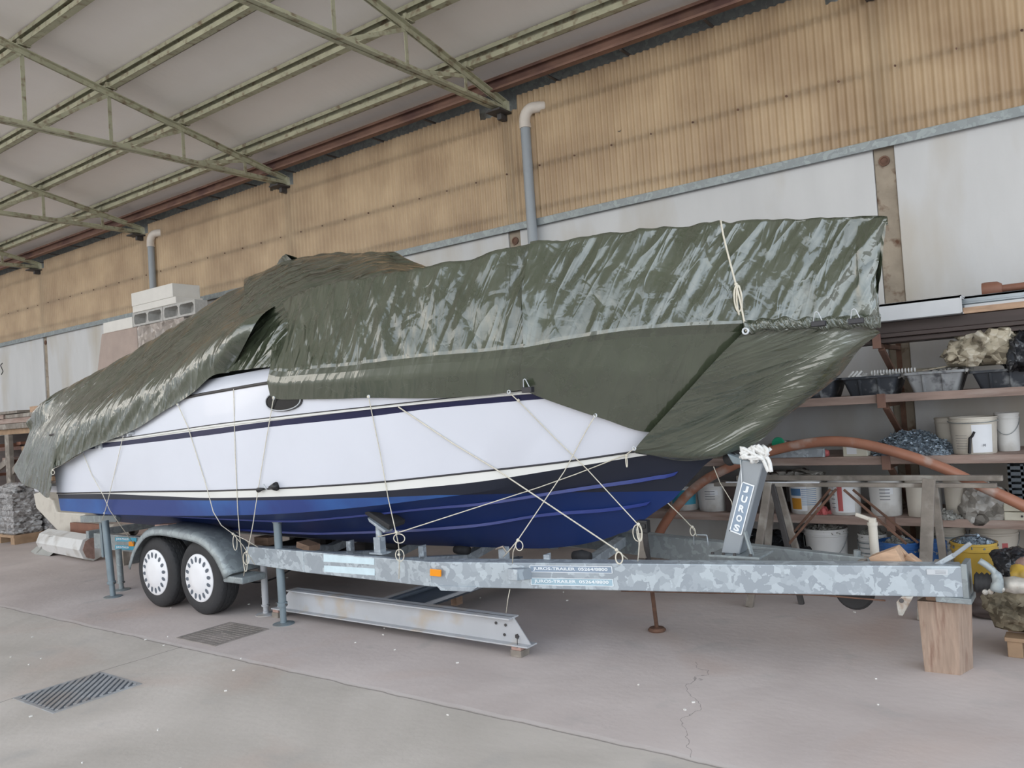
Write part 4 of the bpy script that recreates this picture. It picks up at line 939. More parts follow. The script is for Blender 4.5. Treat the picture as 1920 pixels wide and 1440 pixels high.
cord([e10, Hh(1175, 852), Hh(1080, 889), Hh(1010, 914), P(752, 997, 3.75), P(709, 1006, 3.85)], 'long cord from the stem flap corner sloping left to the keel pad support', knots=[Hh(1175, 854)], loops=[(Hh(1174, 855), .004, .035, .002)])
def mbvh(o): return BVHTree.FromPolygons([v.co+o.location for v in o.data.vertices], [tuple(p.vertices) for p in o.data.polygons])
tb = [mbvh(o) for o in (t1, t2, t3, t4, t5)]
def hitt(px, py, off=.012):
    d = ray(px, py).normalized(); best = None
    for b in tb+[bvh]:
        l = b.ray_cast(CAM, d)
        if l[0] is not None and (best is None or (l[0]-CAM).length < best): best = (l[0]-CAM).length
    return CAM+d*((best or 6)-off)
q = hitt(1352, 424, .0)
kp = hitt(1399, 621, .03)
cord([q+Vector((-.02, .3, .03)), q+Vector((0, -.0, .03)), hitt(1356, 440, .03), hitt(1362, 465, .03), hitt(1371, 500, .03), hitt(1379, 530, .04), hitt(1388, 565, .04), kp], 'cord over the bow tent tied with a slip knot above the flap corner', r=.0055, knots=[hitt(1380, 533, .045)],
     loops=[(hitt(1382, 535, .05), .018, .075, .01), (hitt(1384, 535, .05), .01, .09, .01)])
o = MB().tube([kp+Vector((.016*cos(a), -.01, .016*sin(a))) for a in [2*pi*i/14 for i in range(14)]], .006, 6, closed=True).build('eyelet', 'alu', origin=kp, smooth=True)
tag(o, 'large eyelet at the upper left corner of the stem flap', 'eyelet', 'eyelets along the tarpaulin hem')
cord([P(1338, 875, CY-.02), P(1350, 905, 5.0), P(1372, 941, 5.05), P(1374, 958, 5.05)], 'thin loose string left of the winch post', r=.003)
cord([P(1252, 943, CY), P(1275, 965, 5.0), P(1297, 988, 5.15), P(1303, 997, 5.18), P(1306, 1005, 5.19)], 'cord from the stem to the wire hook on the far rail', knots=[P(1298, 988, 5.15)], loops=[(P(1298, 988, 5.15), .014, .03, .01)])
cord([P(956, 1105, 4.15), P(952, 1125, 4.18), P(949, 1149, 4.2)], 'thin string hanging below the rail to the floor beam', r=.003)

# ================================================================ THE TRAILER
tr = thing('boat_trailer', 'galvanised twin axle boat trailer carrying the covered motorboat', 'trailer', (-4, CY, .4))
ZT, ZB = .598, .432
A_, B_ = Vector((-3.69, 3.98, 0)), Vector((-.66, 4.82, 0))
def face(px, py, off=0.):
    d = (B_-A_).normalized(); n = Vector((-d.y, d.x, 0)); r = ray(px, py)
    return CAM + r*((A_-CAM).dot(n)/r.dot(n)) - n*off
def rail_mesh(mirror, z0=0.):
    f = (lambda p: Vector((p[0], 2*CY-p[1], p[2]+z0))) if mirror else (lambda p: Vector(p))
    m = MB(); 
    def hexa(q, zt0, zb0, zt1, zb1):   # q: 4 plan points a0,a1 (start near, far) b1,b0
        P = [(q[0][0], q[0][1], zb0), (q[1][0], q[1][1], zb0), (q[2][0], q[2][1], zb1), (q[3][0], q[3][1], zb1), (q[0][0], q[0][1], zt0), (q[1][0], q[1][1], zt0), (q[2][0], q[2][1], zt1), (q[3][0], q[3][1], zt1)]
        m.add([f(p) for p in P], [(0, 1, 2, 3), (4, 7, 6, 5), (0, 4, 5, 1), (1, 5, 6, 2), (2, 6, 7, 3), (3, 7, 4, 0)])
    hexa([(-5.72, 3.98), (-5.72, 4.03), (-5.0, 4.03), (-5.0, 3.98)], ZT, .458, ZT, .436)
    hexa([(-5.0, 3.98), (-5.0, 4.03), (-3.69, 4.03), (-3.69, 3.98)], ZT, .436, ZT, ZB)
    hexa([(-3.69, 3.98), (-3.72, 4.10), (-.69, 4.94) if not mirror else (-.69, 4.86), (-.66, 4.82)], ZT, ZB, ZT, ZB)
    return m
rail_mesh(False).build('side_rail', 'galv', tr, bevel=.006)
rail_mesh(True, -.012).build('side_rail', 'galvdull', tr, bevel=.006)
for s in (0, 1):
    y = 4.27 if not s else 2*CY-4.27
    zt = at_y(215, 1003, 4.27).z; zb = at_y(215, 1032, 4.27).z; x0 = at_y(176, 1015, 4.27).x
    MB().bx((x0, y, zb), (-5.5, y+.05, zt)).build('rear_rail', 'galvdull', tr, bevel=.005)
MB().bx((-9.0, 4.27, .47), (-8.94, 5.43, .55)).build('rear_crossbar', 'galvdull', tr, bevel=.005)
# gusset plate under the bend, front end box
g1 = [face(820, 1098), face(897, 1100), face(885, 1109), face(828, 1107)]
MB().prism([p+Vector((0, -.01, 0)) for p in g1], (0, .12, 0)).build('bend_gusset', 'galv', tr, bevel=.003)
MB().bx((-.80, 4.80, ZB-.03), (-.63, 4.98, ZB)).bx((-.67, 4.815, ZB-.02), (-.642, 4.99, ZT+.012)).build('front_end_plate', 'galvdull', tr, bevel=.004)
# crossmembers
for i, (px, py, w_) in enumerate(((470, 1030, .09), (590, 1030, .09), (725, 1043, .08), (960, 1050, .08))):
    p = at_y(px, py, 4.03); x = p.x; 
    m = MB(); z0, z1 = .55, .425 if i < 3 else .44
    m.bar((x, 4.02, z0), (x+.02, CY, z1), w_, .07).bar((x+.02, CY, z1), (x, 2*CY-4.02, z0), w_, .07)
    m.build('crossmember', 'galv', tr, bevel=.004)
    if i:
        b = MB().bx((x+.05, 4.30, z0-.02), (x+.058, 4.38, z0+.075)).bx((x+.05, 4.30, z0-.0), (x+.10, 4.308, z0+.075))
        b.build('roller_bracket', 'galv', tr, bevel=.002)
        MB().lathe([(.0, -.07), (.03, -.07), (.045, 0), (.03, .07), (0, .07)], (x, CY, z1+.07), 'x', 14, cap0=False, cap1=False).build('keel_roller', 'rubber', tr, smooth=True)
# hook behind the rail and other small ones
hk = at_y(941, 1043, 4.31)
MB().bx(hk+Vector((-.03, 0, -.06)), hk+Vector((.03, .05, .06))).build('hook_post', 'galv', tr, bevel=.004)
MB().tube([hk+Vector((-.03, -.02, .05)), hk+Vector((.03, -.02, .07)), hk+Vector((.06, -.02, .03))], .008, 8).build('hook', 'castsilver', tr, smooth=True)
wh = at_y(1315, 1003, 5.2)
MB().tube([wh+Vector((-.06, 0, -.07)), wh+Vector((-.055, 0, .0)), wh+Vector((.04, 0, .0)), wh+Vector((.045, 0, -.07))], .005, 8).build('wire_hook', 'galv', tr, smooth=True)
# pad supports
def pad(px, py, Y, h, lab_):
    b = at_y(px, py, Y)
    MB().bx(b+Vector((-.07, -.04, -.0)), b+Vector((.06, .05, .012))).bx(b+Vector((-.032, -.028, 0)), b+Vector((.032, .028, .12))).tube([b+Vector((0, 0, .08)), b+Vector((0, 0, h))], .024, 12).build('pad_post', 'galv', tr, smooth='auto')
    t = b+Vector((0, 0, h))
    MB().prism([t+Vector((-.06, -.05, .03)), t+Vector((-.045, -.05, .0)), t+Vector((.10, -.05, -.075)), t+Vector((.12, -.05, -.06))], (0, .08, 0)).build('pad_bracket', 'galv', tr, bevel=.004)
    R_ = Matrix.Rotation(.42, 3, 'Y') @ Matrix.Rotation(.12, 3, 'X')
    MB().box(t+Vector((.02, .05, .022)), (.26, .16, .04), R_).build('pad', 'rubber', tr, bevel=.008)
pad(713, 1038, 4.08, .235, '')
# axles
WX = [at_y(374, 1085, 3.9).x, at_y(291, 1063, 3.9).x]; RW = .318
for x in WX: MB().tube([(x, 4.12, RW), (x, 2*CY-4.12, RW)], .035, 12).build('axle', 'darksteel', tr, smooth='auto')
# wheels
def wheel(x, y, s):
    prof = [(.205, 0), (.225, -.006), (.262, -.004), (.292, .006), (.310, .022), (.317, .040), (.318, .055), (.310, .057), (.310, .063), (.318, .065), (.319, .092), (.311, .094), (.311, .100), (.319, .102), (.318, .130), (.310, .132), (.310, .138), (.318, .140), (.316, .155), (.300, .185), (.262, .197), (.21, .19)]
    prof = [(r, (h if s > 0 else -h)) for r, h in prof]
    N_ = 96; m = MB(); vs = []; c = Vector((x, y, RW))
    m.lathe(prof, c, 'y', N_, cap0=False, cap1=False)
    # cross grooves cut into the tread as notches
    n = len(prof)
    for i, (r, h) in enumerate(prof):
        if r > .3155:
            for k in range(N_):
                if (k+i//3) % 3 == 0:
                    v = m.v[i*N_+k]; d = (v-c); d.y = 0; m.v[i*N_+k] = v-d.normalized()*.007
    ty = m.build('tyre', 'rubber', tr, smooth='auto')
    yy = -s
    cap = [(.206, .012), (.204, -.004), (.196, -.010), (.180, -.012), (.135, -.016), (.122, -.026), (.06, -.030), (.0, -.031)]
    cap = [(r, h*s) for r, h in cap]
    hc = MB().lathe(cap, c, 'y', 48, cap0=False, cap1=False).build('hubcap', 'hubcap', ty, smooth='auto')
    for k in range(16 if s > 0 else 0):
        a = 2*pi*k/16+.1; ct = c+Vector((cos(a)*.157, -.0160*s, sin(a)*.157)); er = Vector((cos(a), .02, sin(a))); et = Vector((-sin(a), 0, cos(a)))
        pts = [ct+er*(.027*cos(q))+et*(.0155*sin(q)) for q in [2*pi*j/14 for j in range(14)]]
        MB().add(pts, [tuple(range(14))]).build('vent_hole', 'darkgrey', hc, solid=.001)
    MB().lathe([(.2, 0), (.2, .12)], c+Vector((0, .01*s if s > 0 else -.13, 0)), 'y', 24).build('rim_drum', 'darksteel', ty)
for x in WX: wheel(x, 3.90, 1); wheel(x, 2*CY-3.90, -1)
# mudguards
arch = [(244, 1068), (252, 1040), (262, 1021), (276, 1007), (300, 1004), (340, 1011), (372, 1020), (396, 1040), (410, 1063), (420, 1086)]
Apx = spline([at_y(x, y, 3.855) for x, y in arch], 40)
def guard(mirror):
    rows = []
    for k, (dy, up) in enumerate(((0, 0), (.0, .018), (.006, .045), (.022, .064), (.05, .075), (.30, .075), (.33, .05), (.335, .0))):
        r = []
        for i, p in enumerate(Apx):
            a = Apx[max(0, i-1)]; b = Apx[min(len(Apx)-1, i+1)]; t = (b-a).normalized(); n = Vector((-t.z, 0, t.x))
            if n.z < 0 and i < 3: n = n
            q = p+Vector((0, dy, 0))+n*up
            r.append(mir(q) if mirror else q)
        rows.append(r)
    o = MB().grid(rows).build('mudguard', 'galvdull', tr, smooth=True, solid=.006)
    return o
guard(False); guard(True)
a = at_y(440, 1082, 3.9)
MB().bx((a.x-.12, 3.87, a.z-.045), (a.x+.14, 4.1, a.z+.01)).build('mudguard_bracket', 'galvdull', tr, bevel=.012)
# stickers, plates, reflectors
def sticker(quad, mt, name, Y=None, off=.002, parent=tr):
    vs = [at_y(x, y, Y)+Vector((0, -off, 0)) if Y else face(x, y, off) for x, y in quad]
    return MB().add(vs, [(0, 1, 2, 3)]).build(name, mt, parent, solid=.0006)
for qd in ([(607, 1039), (702, 1047), (702, 1059), (607, 1053)], [(608, 1060), (703, 1066), (703, 1079), (608, 1072)]):
    o = sticker(qd, 'labelblank', 'blank_sticker', 3.98); o['label'] = 'worn pale sticker with no writing left'
def lettered(quad, txt, Y=None, lab='', bg='labelbg', border=True):
    V = [at_y(x, y, Y)+Vector((0, -.002, 0)) if Y else face(x, y, .002) for x, y in quad]   # bl br tr tl
    ex_ = (V[1]-V[0]); ey_ = (V[3]-V[0]); n = Vector((0, -1, 0))
    o = MB().add(V, [(0, 1, 2, 3)]).build('sticker', bg, tr); o['label'] = lab
    m = MB(); f = lambda u, v: V[0]+ex_*u+ey_*v+n*.0015
    if border:
        for (a, b) in (((0, 0), (1, .07)), ((0, .93), (1, 1)), ((0, 0), (.009, 1)), ((.991, 0), (1, 1))):
            m.add([f(a[0], a[1]), f(b[0], a[1]), f(b[0], b[1]), f(a[0], b[1])], [(0, 1, 2, 3)])
    put_text(m, txt, f(.045, .22), ex_, ey_, W=ex_.length*.90, H=ey_.length*.56, off=(0, -.001, 0), bold=.02)
    m.build('lettering', 'labelwhite', o)
lettered([(994, 1072.5), (1149, 1075), (1149, 1062.5), (993, 1060)], 'JUROS-TRAILER  05264/8800', lab='upper trailer sticker with white lettering and border')
lettered([(996, 1096.5), (1151, 1099.5), (1150, 1086), (995, 1083)], 'JUROS-TRAILER  05264/8800', lab='lower more worn trailer sticker with white lettering', bg='labelbg2')
for (y0, y1, y2, y3) in ((1007, 1015, 1015.5, 1008), (1022, 1030, 1031, 1023)):
    V = [(216, y1), (256, y2+.6), (256, y3+.8), (216, y0)]
    P4 = [at_y(x, y, 4.265) for x, y in V]
    o = MB().add(P4, [(0, 1, 2, 3)]).build('sticker', 'cyanlabel', tr)
    m = MB(); ex_ = P4[1]-P4[0]; ey_ = P4[3]-P4[0]
    put_text(m, 'JUROS-TRAILER', P4[0]+ex_*.06+ey_*.2, ex_, ey_, W=ex_.length*.6, H=ey_.length*.6, off=(0, -.003, 0), bold=.02); m.build('lettering', 'labelwhite', o)
for q_, Y in (([(808, 1079), (828, 1081), (828, 1068), (808, 1066)], 3.98), ([(243, 1024), (252, 1024), (252, 1015), (243, 1015)], 4.26)):
    V = [at_y(x, y, Y)+Vector((0, -.012, 0)) for x, y in q_]
    o = MB().prism(V, (0, .012, 0)).build('side_reflector', 'orange', tr, bevel=.003); o['label'] = 'orange side reflector'
V = [face(x, y, .003) for x, y in ((1738, 1077), (1777, 1078), (1777, 1067.5), (1737, 1067))]
pl_ = MB().add(V, [(0, 1, 2, 3)]).build('type_plate', 'alu', tr)
m = MB()
for k in range(3):
    m.add([V[0].lerp(V[1], a).lerp(V[3].lerp(V[2], a), b)+Vector((0, -.001, 0)) for a, b in ((.4, .2+k*.25), (.92, .2+k*.25), (.92, .25+k*.25), (.4, .25+k*.25))], [(0, 1, 2, 3)])
m.build('plate_lines', 'inkgrey', pl_)
# winch post
PYY = 4.72
q = [at_y(1352, 1046, PYY), at_y(1387, 1049, PYY), at_y(1432, 868, PYY), at_y(1391, 862, PYY)]
q[0].z = q[1].z = .612
wp = MB().prism(q, (0, .13, 0)).build('winch_post', 'winch', tr, bevel=.008)
m = MB()
V = [at_y(x, y, PYY)+Vector((0, -.004, 0)) for x, y in ((1368, 995), (1391, 1004), (1413, 911.5), (1392, 902))]
sg = MB().add(V, [(0, 1, 2, 3)]).build('post_sign', 'labelbg', wp)
ex_, ey_ = V[1]-V[0], V[3]-V[0]; f = lambda u, v: V[0]+ex_*u+ey_*v+Vector((0, -.002, 0))
for (a, b) in (((0, 0), (1, .025)), ((0, .975), (1, 1)), ((0, 0), (.08, 1)), ((.92, 0), (1, 1))): m.add([f(a[0], a[1]), f(b[0], a[1]), f(b[0], b[1]), f(a[0], b[1])], [(0, 1, 2, 3)])
for k, ch in enumerate('JUROS'):
    put_text(m, ch, f(.27, .81-k*.192), ex_, ey_, W=ex_.length*(.46 if ch != 'J' else .36), H=ey_.length*.135, off=(0, -.001, 0), bold=.045)
m.build('lettering', 'labelwhite', sg)
MB().bx((q[0].x-.06, PYY-.05, .598), (q[1].x+.14, PYY+.20, .612)).build('post_base_plate', 'galvdull', tr, bevel=.002)
for dx in (-.04, .03, .1, .2): MB().lathe([(.011, 0), (.011, .012)], (q[0].x+dx, PYY-.03, .612), 'z', 6).build('base_bolt', 'darksteel', tr)
MB().bar(at_y(1397, 996, PYY), at_y(1412, 1046, PYY-.0), .04, .012, up=(1, 0, 0)).build('post_brace', 'galvdull', tr, bevel=.003)
MB().lathe([(.0, -.06), (.045, -.06), (.03, 0), (.045, .06), (0, .06)], at_y(1375, 858, CY), 'y', 16, cap0=False, cap1=False).build('bow_roller', 'rubber', tr, smooth=True)
MB().prism([at_y(1362, 850, PYY+.02), at_y(1374, 870, PYY+.02), at_y(1392, 872, PYY+.02), at_y(1392, 860, PYY+.02), at_y(1380, 857, PYY+.02)], (0, .1, 0)).build('bow_stop', 'bluegrey', tr, bevel=.006)
MB().tube([q[3]+Vector((-.005, -.012, 0)), at_y(1391, 905, PYY-.012)], .002, 5).build('winch_strap', 'labelwhite', tr)
# coupling
cpl = Vector((-.56, 4.90, .50))
prof = [(.042, 0), (.056, .01), (.044, .022), (.056, .034), (.044, .046), (.056, .058), (.044, .070), (.055, .082), (.042, .094), (.042, .12)]
MB().lathe(prof, (-.62, 4.90, .50), 'x', 20).build('rubber_bellows', 'rubber', tr, smooth=True)
c1 = at_y(1852, 1108, 4.86); c2 = at_y(1905, 1108, 4.86)
ch_ = MB().tube([Vector((-.50, 4.90, .50)), Vector((-.44, 4.9, .5)), Vector((-.38, 4.9, .498)), Vector((-.30, 4.9, .495)), Vector((-.24, 4.9, .49))], [.034, .046, .036, .04, .05], 16).build('coupling_head', 'castsilver', tr, smooth=True)
hb_ = at_y(1868, 1108, 4.84)
MB().tube(spline([hb_, at_y(1871, 1090, 4.84), at_y(1866, 1075, 4.84), at_y(1853, 1062, 4.84), at_y(1836, 1051, 4.84)], 14), [.03]*3+[.026]*4+[.017]*7, 12).build('coupling_handle', 'galvdull', ch_, smooth=True)
for a in ((1848, 1109), (1879, 1104), (1858, 1108)):
    MB().lathe([(.014, 0), (.014, -.02), (.006, -.025)], at_y(a[0], a[1], 4.85), 'y', 10).build('coupling_bolt', 'castsilver', ch_)
# handbrake lever
la, lb, lc = at_y(1744, 1066, 4.86), at_y(1786, 1043, 4.86), at_y(1820, 1018, 4.86)
hl = MB().bar(la, lb.lerp(lc, .1), .02, .026).build('brake_lever', 'galv', tr, bevel=.004)
MB().bar(lb, lc, .026, .022).build('grip', 'greyplastic', hl, bevel=.006)
# pointed latch and jockey wheel under the rail
q = [face(x, y, .01) for x, y in ((1690, 1118), (1712, 1118), (1692, 1154), (1684, 1153), (1680, 1128))]
lt = MB().prism(q, (0, .02, 0)).build('latch_plate', 'castsilver', tr, bevel=.003)
MB().lathe([(.012, 0), (.012, -.008)], face(1690, 1125, .012), 'y', 10).build('latch_bolt', 'darksteel', lt)
jw = at_y(1603, 1107, 5.0)
MB().lathe([(.0, -.035), (.095, -.035), (.11, -.02), (.11, .02), (.095, .035), (0, .035)], (jw.x, 5.0, jw.z), 'y', 28, cap0=False, cap1=False).build('jockey_wheel', 'rubber', tr, smooth='auto')
MB().tube([(jw.x, 5.0, jw.z), (jw.x+.03, 5.0, .62)], .02, 10).build('jockey_stem', 'galvdull', tr)
# brake cable under the rail and hanging black cable by the wheels
MB().tube(spline([at_y(1165, 1108, 4.5), at_y(1350, 1112, 4.6), at_y(1520, 1115, 4.65), at_y(1600, 1121, 4.7), at_y(1660, 1126, 4.75)], 20), .005, 6).build('brake_cable', 'rust', tr, smooth=True)
MB().tube(spline([at_y(451, 1087, 4.4), at_y(485, 1092, 4.4), at_y(520, 1082, 4.4), at_y(552, 1064, 4.4)], 16), .008, 6).build('brake_hose', 'blackplastic', tr, smooth=True)
# rear end: upright flat bars and a cross bar
a = at_y(187, 1008, 4.1)
MB().bar(at_y(189, 980, 4.05), at_y(194, 1045, 4.05), .02, .04, up=(1, 0, 0)).build('lamp_bar_upright', 'bluegrey', tr, bevel=.003)
MB().bar(at_y(155, 973, 4.12), at_y(222, 972, 4.12), .05, .07).build('lamp_bar', 'galvdull', tr, bevel=.004)

# ================================================================ PROPS AND STANDS
def prop(top, foot, Y, r, mt, name, lab, plate=True, collar=True, group='upright props around the trailer', rfoot=.085):
    b = at_z(foot[0], foot[1], 0); b.z = 0
    a = at_y(top[0], top[1], b.y if Y is None else Y)
    t = thing(name, lab, 'prop', b, group)
    MB().tube([b+Vector((0, 0, .008)), b.lerp(a, .22)], r*.78, 14).build('inner_tube', mt, t, smooth='auto')
    MB().tube([b.lerp(a, .16), a], r, 14).build('outer_tube', mt, t, smooth='auto')
    if collar:
        c = b.lerp(a, .17); MB().tube([c, c+(a-b)*.035], r*1.25, 14).build('collar', mt, t, smooth='auto')
        MB().tube([c+Vector((-r*2, 0, .012)), c+Vector((r*1.8, 0, .012))], .007, 8).build('pin', 'darksteel', t, smooth=True)
    MB().lathe([(rfoot, 0), (rfoot, .006), (rfoot*.3, .014), (rfoot*.3, .03)], b, 'z', 24).build('foot_plate', mt, t, smooth='auto')
    if plate: MB().bx(a+Vector((-.09, -.05, -.006)), a+Vector((.07, .07, .006))).bx(a+Vector((-.04, -.02, -.05)), a+Vector((.04, .02, -.006))).build('head_plate', mt, t, bevel=.004)
    return t
prop((519, 969), (532, 1170), None, .032, 'bluegrey', 'steel_prop', 'tall blue grey steel prop under the hull side right of the mudguard')
prop((197, 976), (212, 1119), None, .033, 'bluegrey', 'steel_prop', 'blue grey steel prop under the stern, left of the wheels', plate=False)
prop((222, 1030), (228, 1106), None, .03, 'galvdull', 'steel_prop', 'short dull grey leg on the floor just behind the aftmost prop', plate=False)
prop((494, 1058), (499, 1152), None, .028, 'greypaint', 'steel_prop', 'short peeling white leg between the mudguard and the tall prop', plate=False)
b = at_z(1232, 1183, 0); a = at_y(1208, 990, 4.62)
t = thing('screw_jack', 'thin brown screw jack with round foot clamped to the side rail', 'jack', b)
MB().tube([b+Vector((0, 0, .01)), b.lerp(a, .5)], .014, 12).build('rod', 'rust', t, smooth='auto')
MB().tube([b.lerp(a, .45), a], .018, 12).build('sleeve', 'darksteel', t, smooth='auto')
MB().lathe([(.055, 0), (.062, .01), (.05, .024), (.016, .03)], b, 'z', 24).build('foot', 'rust', t, smooth='auto')
MB().bx(a+Vector((-.045, -.02, -.03)), a+Vector((.03, .03, .05))).bx(a+Vector((-.03, -.03, .0)), a+Vector((.02, .04, .03))).build('clamp', 'blackplastic', t, bevel=.005)
rp_ = at_y(1203, 1000, 4.75)
tag(MB().bar(at_y(1204, 990, 4.70), at_y(1206, 1046, 4.70), .05, .035, up=(0, 1, 0)).build('wooden_batten', 'greywood', origin=rp_, bevel=.003), 'grey wooden batten upright beside the black jack clamp', 'batten')

# block under the hitch
P0_ = [at_z(1733, 1259, 0), at_z(1800, 1268, 0)]
w_ = (P0_[1]-P0_[0]).length
x0 = P0_[0].x; y0 = P0_[0].y
pb = MB(); 
zt = .385
lvl = [(0, 0, 0), (.1, .005, 0), (.2, .0, .0), (zt, -.012, -.0)]
rows = []
for z, e, k in lvl:
    a = at_y(1733+(1719-1733)*z/zt, 1259+(1131-1259)*z/zt, y0).x; b2 = at_y(1800+(1797-1800)*z/zt, 1268+(1131-1268)*z/zt, y0).x
    rows.append([(a, y0, z), (b2, y0+.01, z), (b2+.045, y0+.17, z), (a+.03, y0+.17, z)])
m = MB().grid(rows, closed=True).add(rows[0], [(3, 2, 1, 0)]).add(rows[-1], [(0, 1, 2, 3)])
wb = m.build('timber_block', 'woodv', origin=(x0, y0, 0), bevel=.006)
tag(wb, 'tall squared timber block under the hitch end of the trailer', 'block')
m = MB().bx((x0+.03, y0+.03, zt), (x0+.14, y0+.13, zt+.022)).build('packing_piece', 'wood', origin=(x0+.08, y0+.08, zt), bevel=.002)
tag(m, 'thin wooden packing piece between the timber block and the trailer', 'packing')

# offcuts lying on the trailer nose
def beamlet(a, b, w_, h, lab, mt='woodlight', up=(0, 0, 1)):
    o = MB().bar(a, b, w_, h, up).build('timber_offcut', mt, origin=(Vector(a)+Vector(b))/2, bevel=.004); tag(o, lab, 'offcut', 'timber offcuts on the trailer nose')
beamlet(at_y(1640, 1058, 4.92), at_y(1690, 1040, 4.92), .10, .10, 'largest fresh sawn timber offcut lying on the trailer nose')
beamlet(at_y(1700, 1045, 4.97), at_y(1722, 1062, 4.95), .05, .06, 'short split timber offcut leaning right of the largest one')
beamlet(at_y(1680, 1018, 5.0)+Vector((0, 0, -.02)), at_y(1705, 1050, 5.0), .05, .03, 'thin orange toned offcut behind the two on the trailer nose')
beamlet(at_y(1608, 1060, 4.93), at_y(1628, 1047, 4.99), .04, .03, 'grey timber stub left of the fresh offcuts', 'greywood')
beamlet(at_y(1752, 1058, 4.96), at_y(1782, 1060, 4.96), .05, .05, 'weathered block behind the brake lever', 'greywood')
a = at_y(1640, 1008, 5.35); 
t = thing('crank_post', 'white tube with a crank arm standing behind the trailer nose', 'crank', at_y(1640, 1048, 5.35))
MB().tube([at_y(1636, 985, 5.35), at_y(1641, 1045, 5.35)], .027, 16).lathe([(.031, 0), (.031, .02)], at_y(1636, 985, 5.35), 'z', 16).build('tube', 'creamplastic', t, smooth='auto')
MB().bar(at_y(1638, 976, 5.35), at_y(1604, 964, 5.35), .03, .022).bx(at_y(1636, 977, 5.35)+Vector((-.02, -.02, -.03)), at_y(1636, 977, 5.35)+Vector((.02, .02, .02))).build('crank_arm', 'creamplastic', t, bevel=.006)

# white rope bundle on the post
m = MB(); c = at_y(1418, 846, PYY-.03); r_ = random.Random(4)
for k in range(7):
    a = c+Vector((r_.uniform(-.06, .05), r_.uniform(-.03, .03), r_.uniform(-.02, .03)))
    pts = [a+Vector((r_.uniform(-.07, .07), r_.uniform(-.03, .02), r_.uniform(-.05, .05))) for _ in range(5)]
    m.tube(spline(pts, 16), .011, 8)
for dx in (.0, .03): m.tube(spline([c+Vector((.03, -.02, 0)), c+Vector((.05+dx, -.03, -.05)), c+Vector((.075+dx*.5, -.03, -.12))], 10), .012, 8)
tag(m.build('rope_knot', 'whiterope', origin=c, smooth=True), 'thick white rope knotted at the top of the winch post', 'rope')

# ================================================================ STEEL BEAMS ON THE FLOOR
YB = 4.13
zb = at_y(972, 1213, YB).z
tl, tr_, br, bl = at_y(540, 1105, YB), at_y(957, 1160, YB), at_y(992, 1213, YB), at_y(512, 1143, YB)
zt0, zb0 = (tl.z+tr_.z)/2, (br.z+bl.z)/2
t = thing('steel_beam', 'long pale grey steel beam with slanted ends on small wood blocks under the trailer', 'beam', (-4.3, YB, zb0))
xl0, xr0 = bl.x, br.x; xl1, xr1 = tl.x, tr_.x
MB().prism([(xl0, YB+.03, zb0), (xr0, YB+.03, zb0), (xr1, YB+.03, zt0), (xl1, YB+.03, zt0)], (0, .008, 0)).build('web', 'greypaint', t)
MB().bx((xl0, YB-.02, zb0), (xr0, YB+.09, zb0+.010)).build('bottom_flange', 'greypaint', t, bevel=.002)
MB().bx((xl1, YB-.02, zt0-.010), (xr1, YB+.09, zt0)).build('top_flange', 'greypaint', t, bevel=.002)
for x, z in ((930, 1168), (948, 1172), (946, 1190)):
    MB().lathe([(.010, 0), (.010, -.003)], at_y(x, z, YB+.027), 'y', 10).build('bolt_hole', 'darksteel', t)
MB().lathe([(.017, 0), (.017, -.006)], at_y(970, 1193, YB+.03), 'y', 5).build('bolt', 'darksteel', t)
MB().lathe([(.012, 0), (.012, -.003)], at_y(519, 1131, YB+.03), 'y', 10).build('bolt_hole', 'darksteel', t)
MB().tube([at_y(970, 1193, YB+.02), at_y(970, 1215, YB-.01)], .003, 5).build('wire_tie', 'darksteel', t)
sx = at_y(716, 1125, YB+.1).x
t = thing('steel_beam', 'dark channel beam running back from the middle of the pale floor beam', 'beam', (sx, 5, zb0))
x2 = at_y(745, 1127, YB+.1).x
ye = 5.9
MB().bx((sx, YB+.1, zb0+.0), (sx+.05, ye, zb0+.012)).bx((sx, YB+.1, zt0-.016), (sx+.055, ye, zt0-.004)).build('flanges', 'greypaint', t, bevel=.002)
MB().bx((sx+.055, YB+.1, zb0), (sx+.063, ye, zt0-.004)).build('web', 'darkgrey', t)
MB().bx((sx+.085, YB+.1, zt0-.016), (sx+.105, ye, zt0-.004)).bx((sx+.063, YB+.1, zt0-.05), (sx+.35, ye, zt0-.04)).build('cover_strip', 'darkgrey', t)
MB().bx((sx+.35, YB+.1, zt0-.052), (sx+.37, ye, zt0-.03)).build('edge_strip', 'greypaint', t)
MB().bx((sx, ye-.2, 0), (sx+.06, ye-.12, zb0)).bx((sx, 5, 0), (sx+.06, 5.08, zb0)).build('packers', 'wood', t)
for (px, py, lab, wd) in ((972, 1230, 'small stained wood block under the right end of the pale floor beam', .085), (517, 1158, 'small stained wood block under the left end of the pale floor beam', .08)):
    p = at_z(px, py, 0)
    t = thing('wood_block', lab, 'block', (p.x, YB, 0), 'wood blocks under the floor beam')
    MB().bx((p.x-wd/2, YB-.015, 0), (p.x+wd/2, YB+.08, .042)).build('lower_piece', 'greywood', t, bevel=.003)
    MB().bx((p.x-wd/2+.006, YB-.01, .042), (p.x+wd/2-.004, YB+.08, zb0)).build('upper_piece', 'brick', t, bevel=.003)
